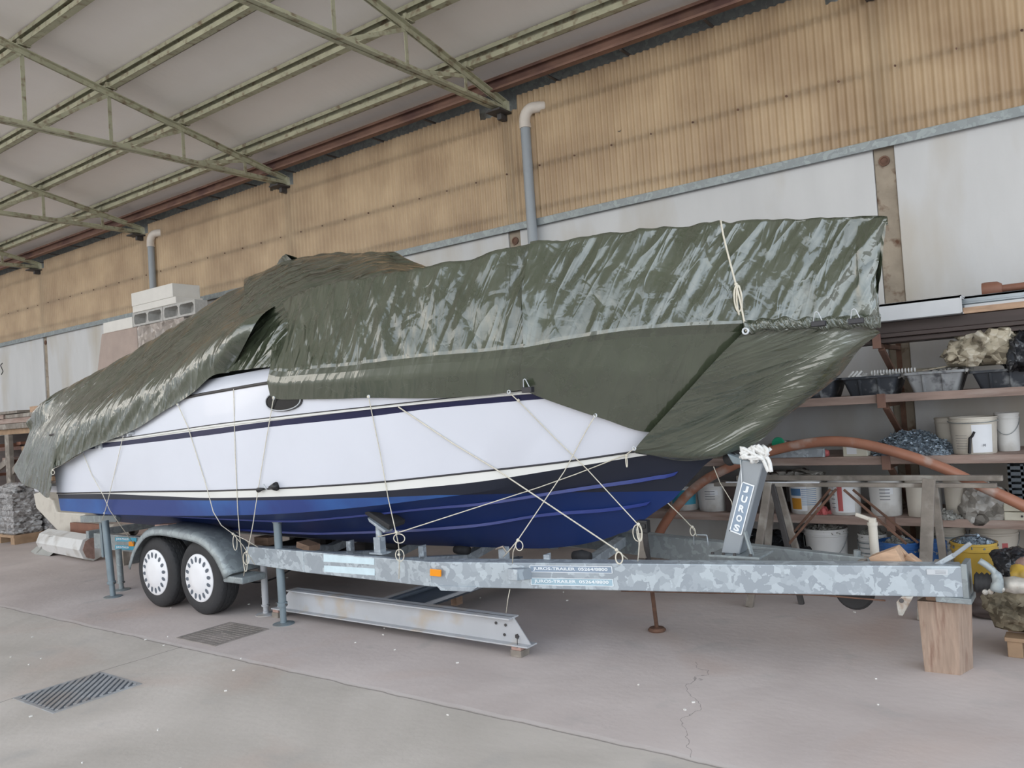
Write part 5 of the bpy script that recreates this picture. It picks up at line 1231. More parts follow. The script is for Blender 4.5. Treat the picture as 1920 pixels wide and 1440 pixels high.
# brick on the mudguard
p = at_y(311, 989, 3.98)
tag(MB().box(p+Vector((0, 0, .012)), (.19, .09, .042), Matrix.Rotation(-.04, 3, 'Y')@Matrix.Rotation(.1, 3, 'Z')).build('brick', 'brick', origin=p, bevel=.003), 'flat brick lying on top of the mudguard', 'brick')
p = at_y(500, 1013, 4.5)
tag(MB().box(p, (.20, .12, .07)).build('timber_offcut', 'wood', origin=p, bevel=.003), 'brown wood block on the first crossmember under the hull', 'offcut')
p = at_y(578, 1023, 4.35)
tag(MB().box(p, (.16, .12, .05), Matrix.Rotation(.2, 3, 'Y')).build('timber_offcut', 'wood', origin=p, bevel=.003), 'wood wedge behind the side rail right of the tall prop', 'offcut')

# ================================================================ SHELVES ON THE RIGHT
YF = 6.70
SXL = -3.55; SXR = 2.5
zs2 = at_y(1700, 738, YF).z; zs3 = at_y(1600, 857, YF).z; zs4 = at_y(1500, 966, YF).z; zs1 = at_y(1698, 639, YF).z
for z, lab in ((zs2, 'plank shelf carrying the black tubs'), (zs3, 'plank shelf carrying the heap of zinc clips and the largest white pails'), (zs4, 'lowest plank shelf carrying the row of labelled pails')):
    t = thing('wall_shelf', lab, 'shelf', (-.5, 7.1, z), 'plank shelves on the right of the wall')
    for k in range(4):
        MB().bx((SXL+.02*k, YF+.2*k, z-.045), (-1.385 if k % 2 == 0 else SXR, YF+.2*k+.19, z)).build('plank', 'plank', t, bevel=.003)
        if k % 2 == 0: MB().bx((-1.375, YF+.2*k, z-.045), (SXR, YF+.2*k+.19, z)).build('plank', 'plank', t, bevel=.003)
    MB().bx((SXL, YF-.012, z-.062), (-1.385, YF, z+.004)).build('front_edge', 'plank', t, bevel=.002)
    MB().bx((-1.375, YF-.012, z-.058), (SXR, YF, z+.004)).build('front_edge', 'plank', t, bevel=.002)
for z, lab in ((zs1, 'rust brown bracket under the long metal profiles'), (zs2-.06, 'rust brown bracket under the shelf of black tubs'), (zs3-.06, 'rust brown bracket under the shelf of clips'), (zs4-.06, 'rust brown bracket under the lowest shelf')):
    b = thing('shelf_bracket', lab, 'bracket', (-1.37, 7.45, z), 'shelf brackets on the concrete post')
    MB().bar((-1.38, YF-.02, z-.02), (-1.38, WY, z-.02), .04, .035).build('arm', 'rust', b, bevel=.002)
    MB().bar((-1.38, YF+.12, z-.04), (-1.38, WY-.02, z-.42 if z < 1.3 else z-.36), .045, .03).build('strut', 'eave', b, bevel=.002)
    MB().bx((-1.41, YF-.035, z-.04), (-1.35, YF-.015, z+.07)).build('front_clip', 'eave', b, bevel=.002)
    MB().bx((-1.40, WY-.012, z-.40), (-1.36, WY, z+.03)).build('wall_plate', 'rust', b)

# long stock on top
def longbox(px0, px1, top0, bot0, Y, d, mt, name, lab, cat, X1=None):
    a = at_y(px0, bot0, Y); z0 = a.z; z1 = at_y(px0, top0, Y).z; x1 = X1 if X1 is not None else at_y(px1, bot0, Y).x
    o = MB().bx((a.x, Y, z0), (x1, Y+d, z1)).build(name, mt, origin=((a.x+x1)/2, Y, z0), bevel=.003); return tag(o, lab, cat)
x_ = at_y(1560, 640, YF+.05).x
zb_ = zs1
for k, (h, y, lab) in enumerate(((.035, YF+.03, 'bottom dark board under the long profiles'), (.03, YF+.0, 'second dark board from the bottom under the long profiles'), (.085, YF+.04, 'thick dark brown board directly under the white profile'))):
    o = MB().bx((x_+k*.03, y, zb_), (SXR, y+.35, zb_+h)).build('long_board', 'darkwood', origin=(0, y, zb_), bevel=.004); tag(o, lab, 'board', 'dark boards on the top brackets'); zb_ += h+.003
zw = zb_
xe = at_y(1803, 590, YF-.06).x
wh = thing('metal_profile', 'short white lacquered box profile with an open end, lying in front', 'profile', (xe-.5, YF-.05, zw))
x0_ = at_y(1600, 610, YF-.05).x
zt_ = zw+.135
MB().bx((x0_, YF-.05, zw), (xe, YF-.044, zt_)).bx((x0_, YF-.05, zw), (xe, YF+.14, zw+.006)).bx((x0_, YF-.05, zt_-.02), (xe, YF+.14, zt_)).build('body', 'whitealu', wh, bevel=.002)
MB().bx((xe-.002, YF-.052, zw), (xe+.006, YF+.14, zw+.008)).bx((xe-.002, YF-.052, zt_-.008), (xe+.006, YF+.14, zt_)).bx((xe-.002, YF-.052, zw), (xe+.006, YF-.044, zt_)).build('end_rim', 'whitealu', wh)
zp = at_y(1800, 557, YF+.17).z-zw
o = MB().bx((x0_, YF+.17, zw), (SXR, YF+.19, zw+zp)).bx((x0_, YF+.17, zw+zp-.02), (SXR, YF+.30, zw+zp)).bx((x0_, YF+.15, zw+.08), (SXR, YF+.17, zw+.095)).build('metal_profile', mat('dull aluminium', (.33, .37, .40), .4, .4, var=.08), origin=(0, YF+.2, zw), bevel=.003); tag(o, 'long grey aluminium profile behind the short white one', 'profile')
xo = at_y(1806, 590, YF+.02).x
o = MB().bx((xo, YF+.02, zw), (xo+.50, YF+.1, zw+.045)).build('timber_lath', 'woodlight', origin=(xo, YF, zw), bevel=.003); tag(o, 'orange toned lath beside the open end of the white profile', 'lath')
o = MB().bx((xo, YF+.11, zw), (SXR, YF+.16, zw+.07)).build('metal_profile', 'whitealu', origin=(xo, YF, zw), bevel=.003); tag(o, 'thin pale profile resting behind the orange toned lath', 'profile')
pc = at_y(1842, 546, YF+.35); pc.z = max(pc.z, zw+zp+.062-.02)
t = thing('waste_pipe', 'dark red pipe with a wide socket on top of the long profiles', 'pipe', pc)
MB().tube([pc, Vector((SXR, pc.y, pc.z+.0))], .028, 16).build('pipe', 'redwood', t, smooth='auto')
MB().lathe([(.058, -.0), (.062, .02), (.058, .10), (.04, .13)], pc, 'x', 20).build('socket', 'redwood', t, smooth='auto')

# ---------------------------------------------------------------- pails
def pail(x0, x1, yb, yt, Y, mt, lab, z=None, taper=.88, lid=False, handle=True, label=None, fill=None, name='pail', group=None, stripes=None, hl=.5):
    a = at_y(x0, yb, Y); b = at_y(x1, yb, Y); r = (b.x-a.x)/2; zb = a.z if z is None else z
    zt = at_y((x0+x1)/2, yt, Y).z; h = zt-zb; c = Vector(((a.x+b.x)/2, Y+r, zb))
    t = thing(name, lab, 'bucket', c, group)
    rb = r*taper
    prof = [(rb*.96, 0), (rb, .01)]+[(rb+(r*.955-rb)*k/4, .01+(h*.86-.01)*k/4) for k in range(1, 5)]+[(r, h*.87), (r, h*.90), (r*.965, h*.91), (r*.965, h*.96), (r*.995, h*.965), (r*.995, h)]
    if not lid: prof += [(r*.93, h), (r*.90, h*.80)]
    MB().lathe(prof, c, 'z', 32, cap1=lid).build('body', mt, t, smooth='auto')
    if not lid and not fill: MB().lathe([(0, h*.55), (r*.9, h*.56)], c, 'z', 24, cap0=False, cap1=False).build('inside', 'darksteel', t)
    if lid: MB().lathe([(r*1.02, h*.985), (r*1.03, h*1.01), (r*.95, h*1.03), (r*.90, h*1.015), (0, h*1.015)], c, 'z', 32, cap0=False, cap1=False).build('lid', mt, t, smooth='auto')
    if handle:
        hp = [c+Vector((r*1.02*cos(q), -r*1.03*sin(q), h*.90-hl*h*sin(q)*1.0)) for q in [pi*k/14 for k in range(15)]]
        MB().tube(hp, .0028, 6).build('wire_handle', 'galvdull', t, smooth=True)
    def patch(u0, u1, v0, v1, m_, nm, par=t, off=.0015, n=8):
        # u: angle across the front (-1..1), v: height fraction
        rows = []
        for v in (v0, v1):
            rr = rb+(r*.955-rb)*v/.86+off; rows.append([c+Vector((rr*sin(u*pi/2), -rr*cos(u*pi/2), h*v)) for u in [u0+(u1-u0)*k/n for k in range(n+1)]])
        return MB().grid(rows).build(nm, m_, par, smooth=True)
    if label == 'orange':
        p = patch(-.50, .22, .10, .80, 'paperwhite', 'paper_label'); patch(-.47, -.0, .52, .72, 'bluelabel', 'label_print', p, .003); patch(-.45, .0, .14, .45, 'orangelabel', 'label_print', p, .003)
        for k in range(9): patch(.02, .62, .70-k*.055, .715-k*.055, 'bluelabel', 'label_stripe', p, .003)
    elif label == 'red':
        p = patch(-.30, .55, .08, .84, 'paperwhite', 'paper_label'); patch(-.14, .06, .12, .80, 'redlabel', 'label_print', p, .003)
        for k in range(5): patch(-.45, -.25, .2+k*.12, .22+k*.12, 'inkgrey', 'label_line', t, .003)
    elif label == 'cyan':
        patch(-.4, .75, .25, .85, 'cyanlabel', 'paper_label')
    elif label == 'xi':
        p = patch(.02, .62, .05, .80, 'paperwhite', 'paper_label')
        for k in range(6): patch(-.5, -.12, .16+k*.07, .168+k*.07, 'inkgrey', 'print_line', t, .002)
        rr = r*.93; m = MB()
        for k in range(4): m.add([c+Vector((rr*sin(u), -rr*cos(u)-.004, h*v)) for u, v in ((.13+k*.09 if 0 else -.02+.0, .0),)*0 or []], []) if 0 else None
        put_text(m, 'XI', c+Vector((r*.42, -r*.90, h*.22)), (1, .45, 0), (0, 0, 1), H=h*.06, bold=.04)
        m.build('lettering', 'inkgrey', p)
        tp = [c+Vector((rr*sin(u), -rr*cos(u)-.006, h*v)) for u, v in ((-.12, .04), (-.05, .45), (.05, .50), (.16, .62))]
        MB().tube(tp, [.012, .012, .010, .009], 6).build('black_tape', 'blackplastic', t)
    elif label == 'smallprint':
        for k in range(4): patch(-.1, .3, .45+k*.09, .47+k*.09, 'inkgrey', 'label_line', t, .002)
        patch(.12, .42, .6, .78, 'paperwhite', 'paper_label')
    elif label == 'pink':
        m = MB(); put_text(m, '~~~', c+Vector((-.02, -r*.95, h*.3)), (1, 0, 0), (0, 0, 1), W=r*.9, H=h*.12); 
        patch(-.05, .55, .25, .42, mat('faint pink print', (.62, .42, .42), .6, var=.3, scale=60), 'faded_print', t, .002)
    elif label == 'redsmall':
        patch(.25, .42, .35, .75, 'redlabel', 'paper_label')
    if stripes:
        for v in (.9, .78, .66): patch(-.95, .95, v*.9, v*.9+.03, 'galvdull', 'rim_ring', t, .008, 16)
    return t, c, r, h
def heap(c, rx, ry, h, n, mt, lab, sz=(.03, .012, .008), name='zinc_clips', seed=1, cat='fittings', kind='stuff'):
    r_ = random.Random(seed); m = MB()
    for k in range(n):
        a = r_.uniform(0, 2*pi); q = sqrt(r_.random()); x, y = rx*q*cos(a), ry*q*sin(a); z = h*(1-q*q)*r_.uniform(.75, 1.05)
        R_ = Matrix.Rotation(r_.uniform(0, 6.28), 3, 'Z')@Matrix.Rotation(r_.uniform(-.9, .9), 3, 'X')@Matrix.Rotation(r_.uniform(-.6, .6), 3, 'Y')
        s = r_.uniform(.6, 1.3); p = Vector(c)+Vector((x, y, z))
        if k % 3: m.box(p, [v*s for v in sz], R_)
        else:
            m.box(p, (sz[0]*s, sz[1]*.3, sz[2]*2.2), R_); m.box(p+R_@Vector((sz[0]*s*.45, sz[1]*.7, 0)), (sz[1]*.3, sz[1]*1.4, sz[2]*2.2), R_)
    # solid core beneath
    m.lathe([(1, 0), (.85, .35), (.55, .7), (.2, .88), (0, .9)], (0, 0, 0), 'z', 20, cap1=False) if False else None
    rows = []
    for k in range(7):
        q = 1-k/6; rows.append([Vector(c)+Vector((rx*.95*q*cos(a), ry*.95*q*sin(a), h*(1-q*q)*.82)) for a in [2*pi*j/20 for j in range(20)]])
    m.grid(rows, closed=True)
    o = m.build(name, mt, origin=c); return tag(o, lab, cat, kind=kind)

G3, G4, G0 = 'pails on the middle shelf', 'pails on the lowest shelf', 'buckets on the floor under the shelves'
pail(1776, 1872, 852, 783, YF+.03, 'creamplastic', 'largest dusty white pail with a black tape streak and print, on the middle shelf', zs3, label='xi', group=G3, hl=.05)
pail(1866, 1915, 850, 776, YF+.28, 'whiteplastic', 'taller white pail behind the largest one, bluish print at its foot', zs3, group=G3, lid=True, hl=.45)
pail(1752, 1806, 848, 785, YF+.30, 'creamplastic', 'dirty pail half hidden left of the largest one', zs3, group=G3, lid=True, handle=False)
pail(1298, 1358, 962, 908, YF+.03, 'whiteplastic', 'white pail seen through the arch of the brown pipe', zs4, group=G4, lid=True, handle=False, label='smallprint')
pail(1246, 1302, 960, 913, YF+.05, 'whiteplastic', 'light blue and white pail just behind the foot of the brown pipe', zs4, group=G4, label='cyan', handle=False)
pail(1472, 1536, 965, 898, YF+.03, 'whiteplastic', 'white pail with orange and blue printed label', zs4, group=G4, lid=True, handle=False, label='orange')
pail(1547, 1611, 966, 900, YF+.03, 'whiteplastic', 'white pail with a red strip label, behind the braces of the trestle', zs4, group=G4, lid=True, handle=False, label='red')
pail(1624, 1690, 968, 900, YF+.03, 'whiteplastic', 'white pail with crumpled paper label, third in the row of labelled pails', zs4, group=G4, lid=True, handle=False, label='smallprint')
pail(1696, 1748, 970, 900, YF+.04, 'creamplastic', 'plain cream pail partly behind the thick trestle leg', zs4, group=G4, lid=True, handle=False)
pail(1738, 1768, 968, 905, YF+.22, 'whiteplastic', 'narrow white pail just right of the thick trestle leg', zs4, group=G4, lid=True, handle=False, label='smallprint')
pail(1768, 1832, 974, 903, YF+.04, 'creamplastic', 'dusty pail half covered by the clear bag', zs4, group=G4, lid=True, handle=False)
_, c, r, h = pail(1500, 1582, 1045, 995, 6.75, 'whiteplastic', 'low white bucket heaped with clips behind the trailer rail', 0, group=G0, fill=True, label='pink', taper=.85)
heap(c+Vector((0, 0, h*.94)), r*.9, r*.9, .05, 160, 'fittings2', 'blue grey clips filling the low white bucket', seed=3)
_, c, r, h = pail(1606, 1662, 1060, 1004, 6.85, 'whiteplastic', 'ringed white bucket behind the white crank post', 0, group=G0, fill=True, stripes=True, taper=.85)
heap(c+Vector((0, 0, h*.94)), r*.9, r*.9, .07, 120, 'fittings2', 'grey fittings piled in the ringed white bucket', seed=4)
_, c, r, h = pail(1640, 1722, 1060, 1020, 6.60, 'blueplastic', 'low blue tub of grey fittings behind the fresh timber offcuts', 0, group=G0, fill=True, handle=False)
heap(c+Vector((0, 0, h*.8)), r*.93, r*.93, .10, 260, 'fittings2', 'high heap of grey fittings in the left blue tub', seed=5)
_, c, r, h = pail(1722, 1775, 1062, 1018, 6.62, 'blueplastic', 'blue bucket of fittings behind the thick trestle leg', 0, group=G0, fill=True, handle=False)
heap(c+Vector((0, 0, h*.8)), r*.93, r*.93, .05, 120, 'fittings2', 'fittings heaped in the blue bucket behind the trestle leg', seed=6)
_, c, r, h = pail(1779, 1872, 1080, 1022, 6.35, 'yellowplastic', 'yellow builders bucket heaped with clips', 0, group=G0, fill=True, handle=False, taper=.66)
heap(c+Vector((0, 0, h*.93)), r*.90, r*.90, .07, 240, 'fittings', 'dark clips filling the yellow bucket', seed=7)
MB().tube([c+Vector((r*cos(q), -.02, h*.95+r*.42*sin(q))) for q in [pi*k/16 for k in range(17)]], .005, 6).build('wire_handle', 'darksteel', _, smooth=True)
pail(1818, 1912, 1060, 991, 6.95, 'creamplastic', 'large dusty white bucket with small red label behind the yellow one', 0, group=G0, label='redsmall', fill=None)
pail(1748, 1812, 1060, 990, 7.0, 'creamplastic', 'dusty white bucket behind and left of the yellow one', 0, group=G0, stripes=True)

# tubs
def tub(x0, x1, yb, yt, mt, lab, Y=YF+.02, d=.42):
    a = at_y(x0, yt, Y); b = at_y(x1, yt, Y); z0 = zs2; z1 = at_y((x0+x1)/2, yt, Y).z; xa, xb = a.x, b.x; k = .055; yk = .035
    t = thing('mortar_tub', lab, 'tub', ((xa+xb)/2, Y+d/2, z0), 'black tubs on the shelf')
    def ring(x_0, x_1, y0, y1, z, rr=.03):
        out = []
        for cx, cy, a0 in ((x_1-rr, y1-rr, 0), (x_0+rr, y1-rr, 90), (x_0+rr, y0+rr, 180), (x_1-rr, y0+rr, 270)):
            for j in range(5): q = radians(a0+22.5*j); out.append(Vector((cx+rr*cos(q), cy+rr*sin(q), z)))
        return out
    rows = [ring(xa+k, xb-k, Y+yk, Y+d-yk, z0), ring(xa+k*.2, xb-k*.2, Y+.006, Y+d-.006, z1-.02), ring(xa-.008, xb+.008, Y-.012, Y+d+.01, z1-.018), ring(xa-.008, xb+.008, Y-.012, Y+d+.01, z1), ring(xa+.012, xb-.012, Y+.012, Y+d-.012, z1), ring(xa+k, xb-k, Y+yk+.01, Y+d-yk, z0+.02)]
    MB().grid(rows, closed=True).add(rows[0], [tuple(reversed(range(20)))]).add(rows[-1], [tuple(range(20))]).build('body', mt, t, smooth='auto')
    m = MB()
    for f in (.33, .66):
        x = xa+(xb-xa)*f; MB().bar((x, Y+yk-.004, z0+.005), (x, Y-.002, z1-.02), .018, .014, up=(0, 1, 0)).build('rib', mt, t, bevel=.003)
    return t, xa, xb, z1, Y, d
tub(1478, 1566, 750, 712, 'tub', 'leftmost black tub, mostly behind the stem flap')
_, xa, xb, z1, Y, d = tub(1575, 1684, 744, 705, 'tub', 'scuffed black tub filled with white pipe fittings')
heap(((xa+xb)/2+.05, Y+.2, z1-.02), (xb-xa)*.46, .19, .035, 120, 'whiteplastic', 'white threaded pipe fittings lying in the scuffed black tub', (.05, .018, .014), 'pipe_fittings', seed=9)
m = MB()
for k in range(15): m.lathe([(.014, 0), (.02, .003), (.02, .009), (.014, .012)], (xa+.22+k*.022, Y+.06, z1+.022), 'x', 12)
for k in range(3): m.tube([(xa+.05+k*.03, Y+.05, z1+.0), (xa+.09+k*.03, Y+.07, z1+.045)], .009, 8)
tag(m.build('ribbed_hose_tails', 'whiteplastic', origin=(xa+.3, Y, z1)), 'row of white ribbed tube ends along the front of the scuffed tub', 'fittings', kind='stuff')
_, xa, xb, z1, Y, d = tub(1693, 1806, 736, 696, 'tubcement', 'cement stained tub in the middle of the shelf of tubs')
heap(((xa+xb)/2+.1, Y+.2, z1-.02), (xb-xa)*.42, .18, .04, 60, 'whiteplastic', 'pale fittings in the cement stained tub', (.04, .014, .012), 'pipe_fittings', seed=12)
o = MB().add([Vector((xa+.02+.42*i/8, Y+.06+.26*j, z1+.01+.045*(i/8)**2+.02*(1-i/8)*j)) for j in (0, 1) for i in range(9)], [(i, i+1, 10+i, 9+i) for i in range(8)]).build('curved_offcut', 'bagcream', origin=(xa, Y, z1), solid=.008); tag(o, 'curved pale sheet offcut lying across the cement stained tub', 'offcut')
tub(1818, 1935, 730, 692, 'tub', 'clean black tub under the knotted cream bag at the right edge')

def blob(c, rad, mt, name, lab, cat, seed=0, wr=.25, star=None, sub=4, flat=.0, parent=None):
    bm_ = bmesh.new(); bmesh.ops.create_icosphere(bm_, subdivisions=sub, radius=1.0)
    for v in bm_.verts:
        n = v.co.normalized(); q = 1+wr*noise.noise(n*1.6+Vector((seed, 0, 0)))+wr*.5*(1-abs(noise.noise(n*4+Vector((0, seed, 0))))*2.5)*.6+wr*.22*noise.noise(n*11+Vector((0, 0, seed)))
        if star:
            a = math.atan2(n.z, n.x); s = abs(n.y); q += star*(1-abs(sin(a*7+seed+2*noise.noise(n*2))))*(1-s*s)*.45 - star*.10*(1-abs(sin(a*15+seed)))
        p = Vector((n.x*rad[0], n.y*rad[1], n.z*rad[2]))*q
        if p.z < -rad[2]*(.78-flat): p.z = -rad[2]*(.78-flat)
        v.co = p
    me = bpy.data.meshes.new(name); bm_.to_mesh(me); bm_.free(); me.materials.append(M(mt))
    for f in me.polygons: f.use_smooth = True
    o = bpy.data.objects.new(name, me); COL.objects.link(o); o.location = c
    return tag(o, lab, cat)
def P2(x, y, Y): return at_y(x, y, Y)
c = P2(1856, 655, YF+.12)
kb = blob(c, (.24, .16, .15), 'bagcream', 'knotted_bag', 'knotted cream plastic bag spreading over the tub at the right', 'bag', 2, .35, .5)
MB().tube([(c.x-.03, c.y-.17, c.z+.01), (c.x+.0, c.y-.2, c.z+.06), (c.x-.06, c.y-.18, c.z+.10)], [.012, .03, .05], 8).build('knot', 'bagcream', kb, smooth=True)
blob(P2(1796, 662, YF+.05), (.075, .06, .085), 'bagcream', 'plastic_bag', 'small tan tied bag top left of the large knotted bag', 'bag', 5, .5, .5, 3)
blob(P2(1914, 668, YF+.05), (.09, .10, .14), 'bagblack', 'plastic_bag', 'black plastic bag at the right edge of the tub shelf', 'bag', 7, .5, .3, 4)
# middle shelf clutter
c = P2(1712, 856, YF+.22); c.z = zs3
heap(c, .33, .20, .185, 900, 'fittings', 'big loose heap of blue grey zinc clips on the middle shelf', (.028, .012, .006), seed=21)
c = P2(1752, 860, YF+.06); c.z = zs3
heap(c, .10, .05, .07, 120, 'fittings', 'tail of the zinc clip heap spilling to the shelf edge', (.028, .012, .006), seed=22)
a = P2(1581, 857, YF+.04); b = P2(1627, 857, YF+.04); bx_ = thing('plastic_box', 'cream plastic box with a white label on the middle shelf', 'box', (a.x, a.y, zs3))
MB().bx((a.x, a.y, zs3), (b.x, a.y+.22, zs3+.10)).build('body', 'elbox', bx_, bevel=.006); MB().bx((a.x+.03, a.y-.002, zs3+.02), (b.x-.08, a.y, zs3+.08)).build('paper_label', 'paperwhite', bx_)
p = P2(1512, 852, YF+.05); t = thing('threaded_coupling', 'white threaded coupling with a red cap on the middle shelf', 'coupling', p)
MB().lathe([(.022 if k % 2 else .017, k*.008) for k in range(17)], (p.x-.02, p.y, zs3+.025), 'x', 14).build('body', 'alu', t, smooth='auto'); MB().lathe([(.026, 0), (.03, .01), (.03, .04), (.02, .06)], (p.x+.12, p.y, zs3+.03), 'x', 14).build('cap', 'redlabel', t, smooth='auto')
blob(P2(1470, 842, YF+.12), (.17, .09, .06), 'baggrey', 'plastic_bag', 'clear grey bag lying left on the middle shelf behind the pipe arch', 'bag', 11, .3)
t = tag(MB().lathe([(.05, 0), (.055, .02), (.03, .07), (.0, .075)], P2(1458, 832, YF+.02), 'y', 16, cap1=False).build('green_cap', 'green', origin=P2(1458, 832, YF+.02), smooth='auto'), 'green plastic cap beside the white rope knot', 'cap')
a = P2(1395, 862, 6.55)
o = MB().bx((a.x, 6.66, zs3+.006), (a.x+.62, 6.70, zs3+.075)).build('metal_profile', 'galv', origin=(a.x, 6.66, zs3), bevel=.003); tag(o, 'short galvanised profile lying on the middle shelf beside the winch post', 'profile')
# lowest shelf clutter
blob(P2(1843, 948, YF+.08), (.16, .12, .17), 'baggrey', 'plastic_bag', 'dusty clear plastic bag bulging over the lowest shelf', 'bag', 15, .3, .1)
c = P2(1773, 968, YF+.02); c.z = zs4; heap(c, .11, .05, .06, 70, 'fittings2', 'small scrap pieces spilling between the pails on the lowest shelf', (.04, .012, .008), 'metal_scraps', seed=31)
c = P2(1542, 962, YF+.1); c.z = zs4; heap(c, .05, .05, .05, 30, 'redlabel', 'small red plastic parts between the orange and red labelled pails', (.03, .02, .015), 'red_parts', seed=33)
for k, (lab) in enumerate(('lower of the two cream junction boxes at the right edge', 'upper of the two cream junction boxes at the right edge')):
    a = P2(1880, 976, YF-.0); z0 = zs4+.066*k
    t = thing('junction_box', lab, 'box', (a.x, YF, z0), 'cream junction boxes on the lowest shelf')
    MB().bx((a.x+.01, YF, z0), (a.x+.32, YF+.16, z0+.062)).build('body', 'elbox', t, bevel=.008)
    MB().lathe([(.008, 0), (.008, -.004)], (a.x+.12, YF-.001, z0+.034), 'y', 10).build('screw', 'darksteel', t)
a = P2(1897, 932, YF+.2)
t = thing('plastic_crate', 'dark grey slotted crate standing at the right edge above the junction boxes', 'crate', (a.x, YF+.2, zs4+.132))
MB().bx((a.x, YF+.05, zs4+.133), (a.x+.34, YF+.40, zs4+.15)).bx((a.x, YF+.05, zs4+.133), (a.x+.012, YF+.40, zs4+.40)).bx((a.x+.328, YF+.05, zs4+.133), (a.x+.34, YF+.40, zs4+.40)).bx((a.x, YF+.388, zs4+.133), (a.x+.34, YF+.40, zs4+.40)).build('shell', 'crate', t)
m = MB()
for k in range(6): m.bx((a.x, YF+.045, zs4+.145+k*.043), (a.x+.34, YF+.057, zs4+.170+k*.043))
for k in range(5): m.bx((a.x+k*.08, YF+.045, zs4+.133), (a.x+k*.08+.018, YF+.06, zs4+.40))
m.build('slatted_front', 'crate', t)
blob(P2(1445, 893, YF+.25), (.20, .12, .05), 'baggrey', 'plastic_bag', 'flat grey sack lying on things behind the trestle top at left', 'bag', 17, .3)
blob(P2(1503, 893, YF+.25), (.15, .12, .055), 'baggrey', 'plastic_bag', 'crumpled grey film on top of the orange labelled pail', 'bag', 19, .4, .2)
t = tag(MB().bx((P2(1362, 960, YF+.1).x, YF+.08, zs4), (P2(1392, 960, YF+.1).x+.3, YF+.4, zs4+.24)).build('dark_carton', 'darkwood', origin=(P2(1392, 960, YF).x, YF+.1, zs4), bevel=.01), 'dark carton on the lowest shelf behind the winch post', 'carton')
# dark pipes on the floor behind the trailer
for k in range(7):
    a = Vector((P2(1395+k*9, 1010, 6.9).x, 6.5+.06*(k % 3), .04+.05*(k//2))); 
    o = MB().tube([a, a+Vector((.55, .5-.1*(k % 2), .10+.03*(k % 3)))], .03, 12).build('black_pipe', 'bagblack', origin=a, smooth='auto'); tag(o, 'black plastic pipe in the bundle on the floor behind the winch post', 'pipe', 'black pipes on the floor behind the winch post')
blob((P2(1450, 1000, 6.9).x, 7.0, .14), (.4, .25, .18), 'bagblack', 'black_sheeting', 'crumpled black sheeting on the floor under the lowest shelf', 'sheeting', 23, .5, .3)
blob(P2(1905, 1058, 6.2), (.13, .13, .11), 'bagblack', 'rubbish_bag', 'dark dusty rubbish bag right of the yellow bucket', 'bag', 25, .4, .1)
blob((P2(1875, 1090, 6.3).x, 6.2, .09), (.28, .16, .10), 'darkwood', 'dark_sack', 'dark flat sack on the floor below the rubbish bag', 'sack', 27, .4)
# brown bent pipe
bp_ = [(1226, 1030), (1237, 998), (1256, 967), (1279, 938), (1305, 913), (1334, 893), (1386, 868), (1445, 846), (1516, 831), (1580, 828), (1655, 841), (1754, 872), (1833, 908), (1912, 945), (1990, 985)]
Ys = [6.56]*15
t = tag(MB().tube(spline([at_y(x, y, Y) for (x, y), Y in zip(bp_, Ys)], 90), .040, 16).build('bent_pipe', 'orangepipe', origin=at_y(1580, 828, 6.3), smooth=True), 'long brown plastic pipe bent in an arch in front of the shelves', 'pipe')
# ---------------------------------------------------------------- trestle
YT1, YT2 = 6.02, 6.42
zt1 = at_y(1650, 914, YT1).z; zt1b = at_y(1650, 906.5, YT1).z
t = thing('trestle', 'long weathered trestle of timber rails and steel legs between trailer and shelves', 'trestle', (-1.4, 6.2, 0))
xA, xB = at_y(1338, 908, YT1).x, at_y(1868, 910, YT1).x
MB().bx((xA, YT1, zt1), (xB, YT1+.06, zt1b)).build('top_rail', 'greywood', t, bevel=.004)
MB().bx((xA+.03, YT2, zt1+.0), (xB-.0, YT2+.06, zt1b+.01)).build('top_rail', 'greywood', t, bevel=.004)
MB().bx((xA+.1, YT1-.001, zt1b), (at_y(1535, 906, YT1).x, YT1+.02, zt1b+.008)).build('pale_lath', 'paperwhite', t)
def leg(a, b, Y0, Y1, w_, mt='greywood', nm='leg'):
    A = at_y(a[0], a[1], Y0); B = at_y(b[0], b[1], Y1)
    # carry on down to the floor
    if nm == 'leg': B = A+(B-A)*((A.z-0)/(A.z-B.z))
    MB().bar(A, B, w_, w_*.7, up=(0, 1, 0)).build(nm, mt, t, bevel=.003)
leg((1441, 905), (1424, 1016), YT1, YT1-.1, .055); leg((1449, 905), (1440, 1018), YT2, YT2+.02, .05)
leg((1448, 908), (1476, 1022), YT1, YT1, .04, 'darksteel'); leg((1459, 912), (1484, 1000), YT2, YT2, .05)
leg((1742, 898), (1736, 1050), YT1-.03, YT1-.08, .075); leg((1750, 905), (1768, 1045), YT2, YT2, .05)
for a, b, Y in (((1568, 917), (1479, 1020), YT1), ((1557, 917), (1488, 998), YT2), ((1582, 918), (1700, 1020), YT1), ((1599, 918), (1722, 1018), YT2)): leg(a, b, Y, Y, .018, 'rust', 'brace')
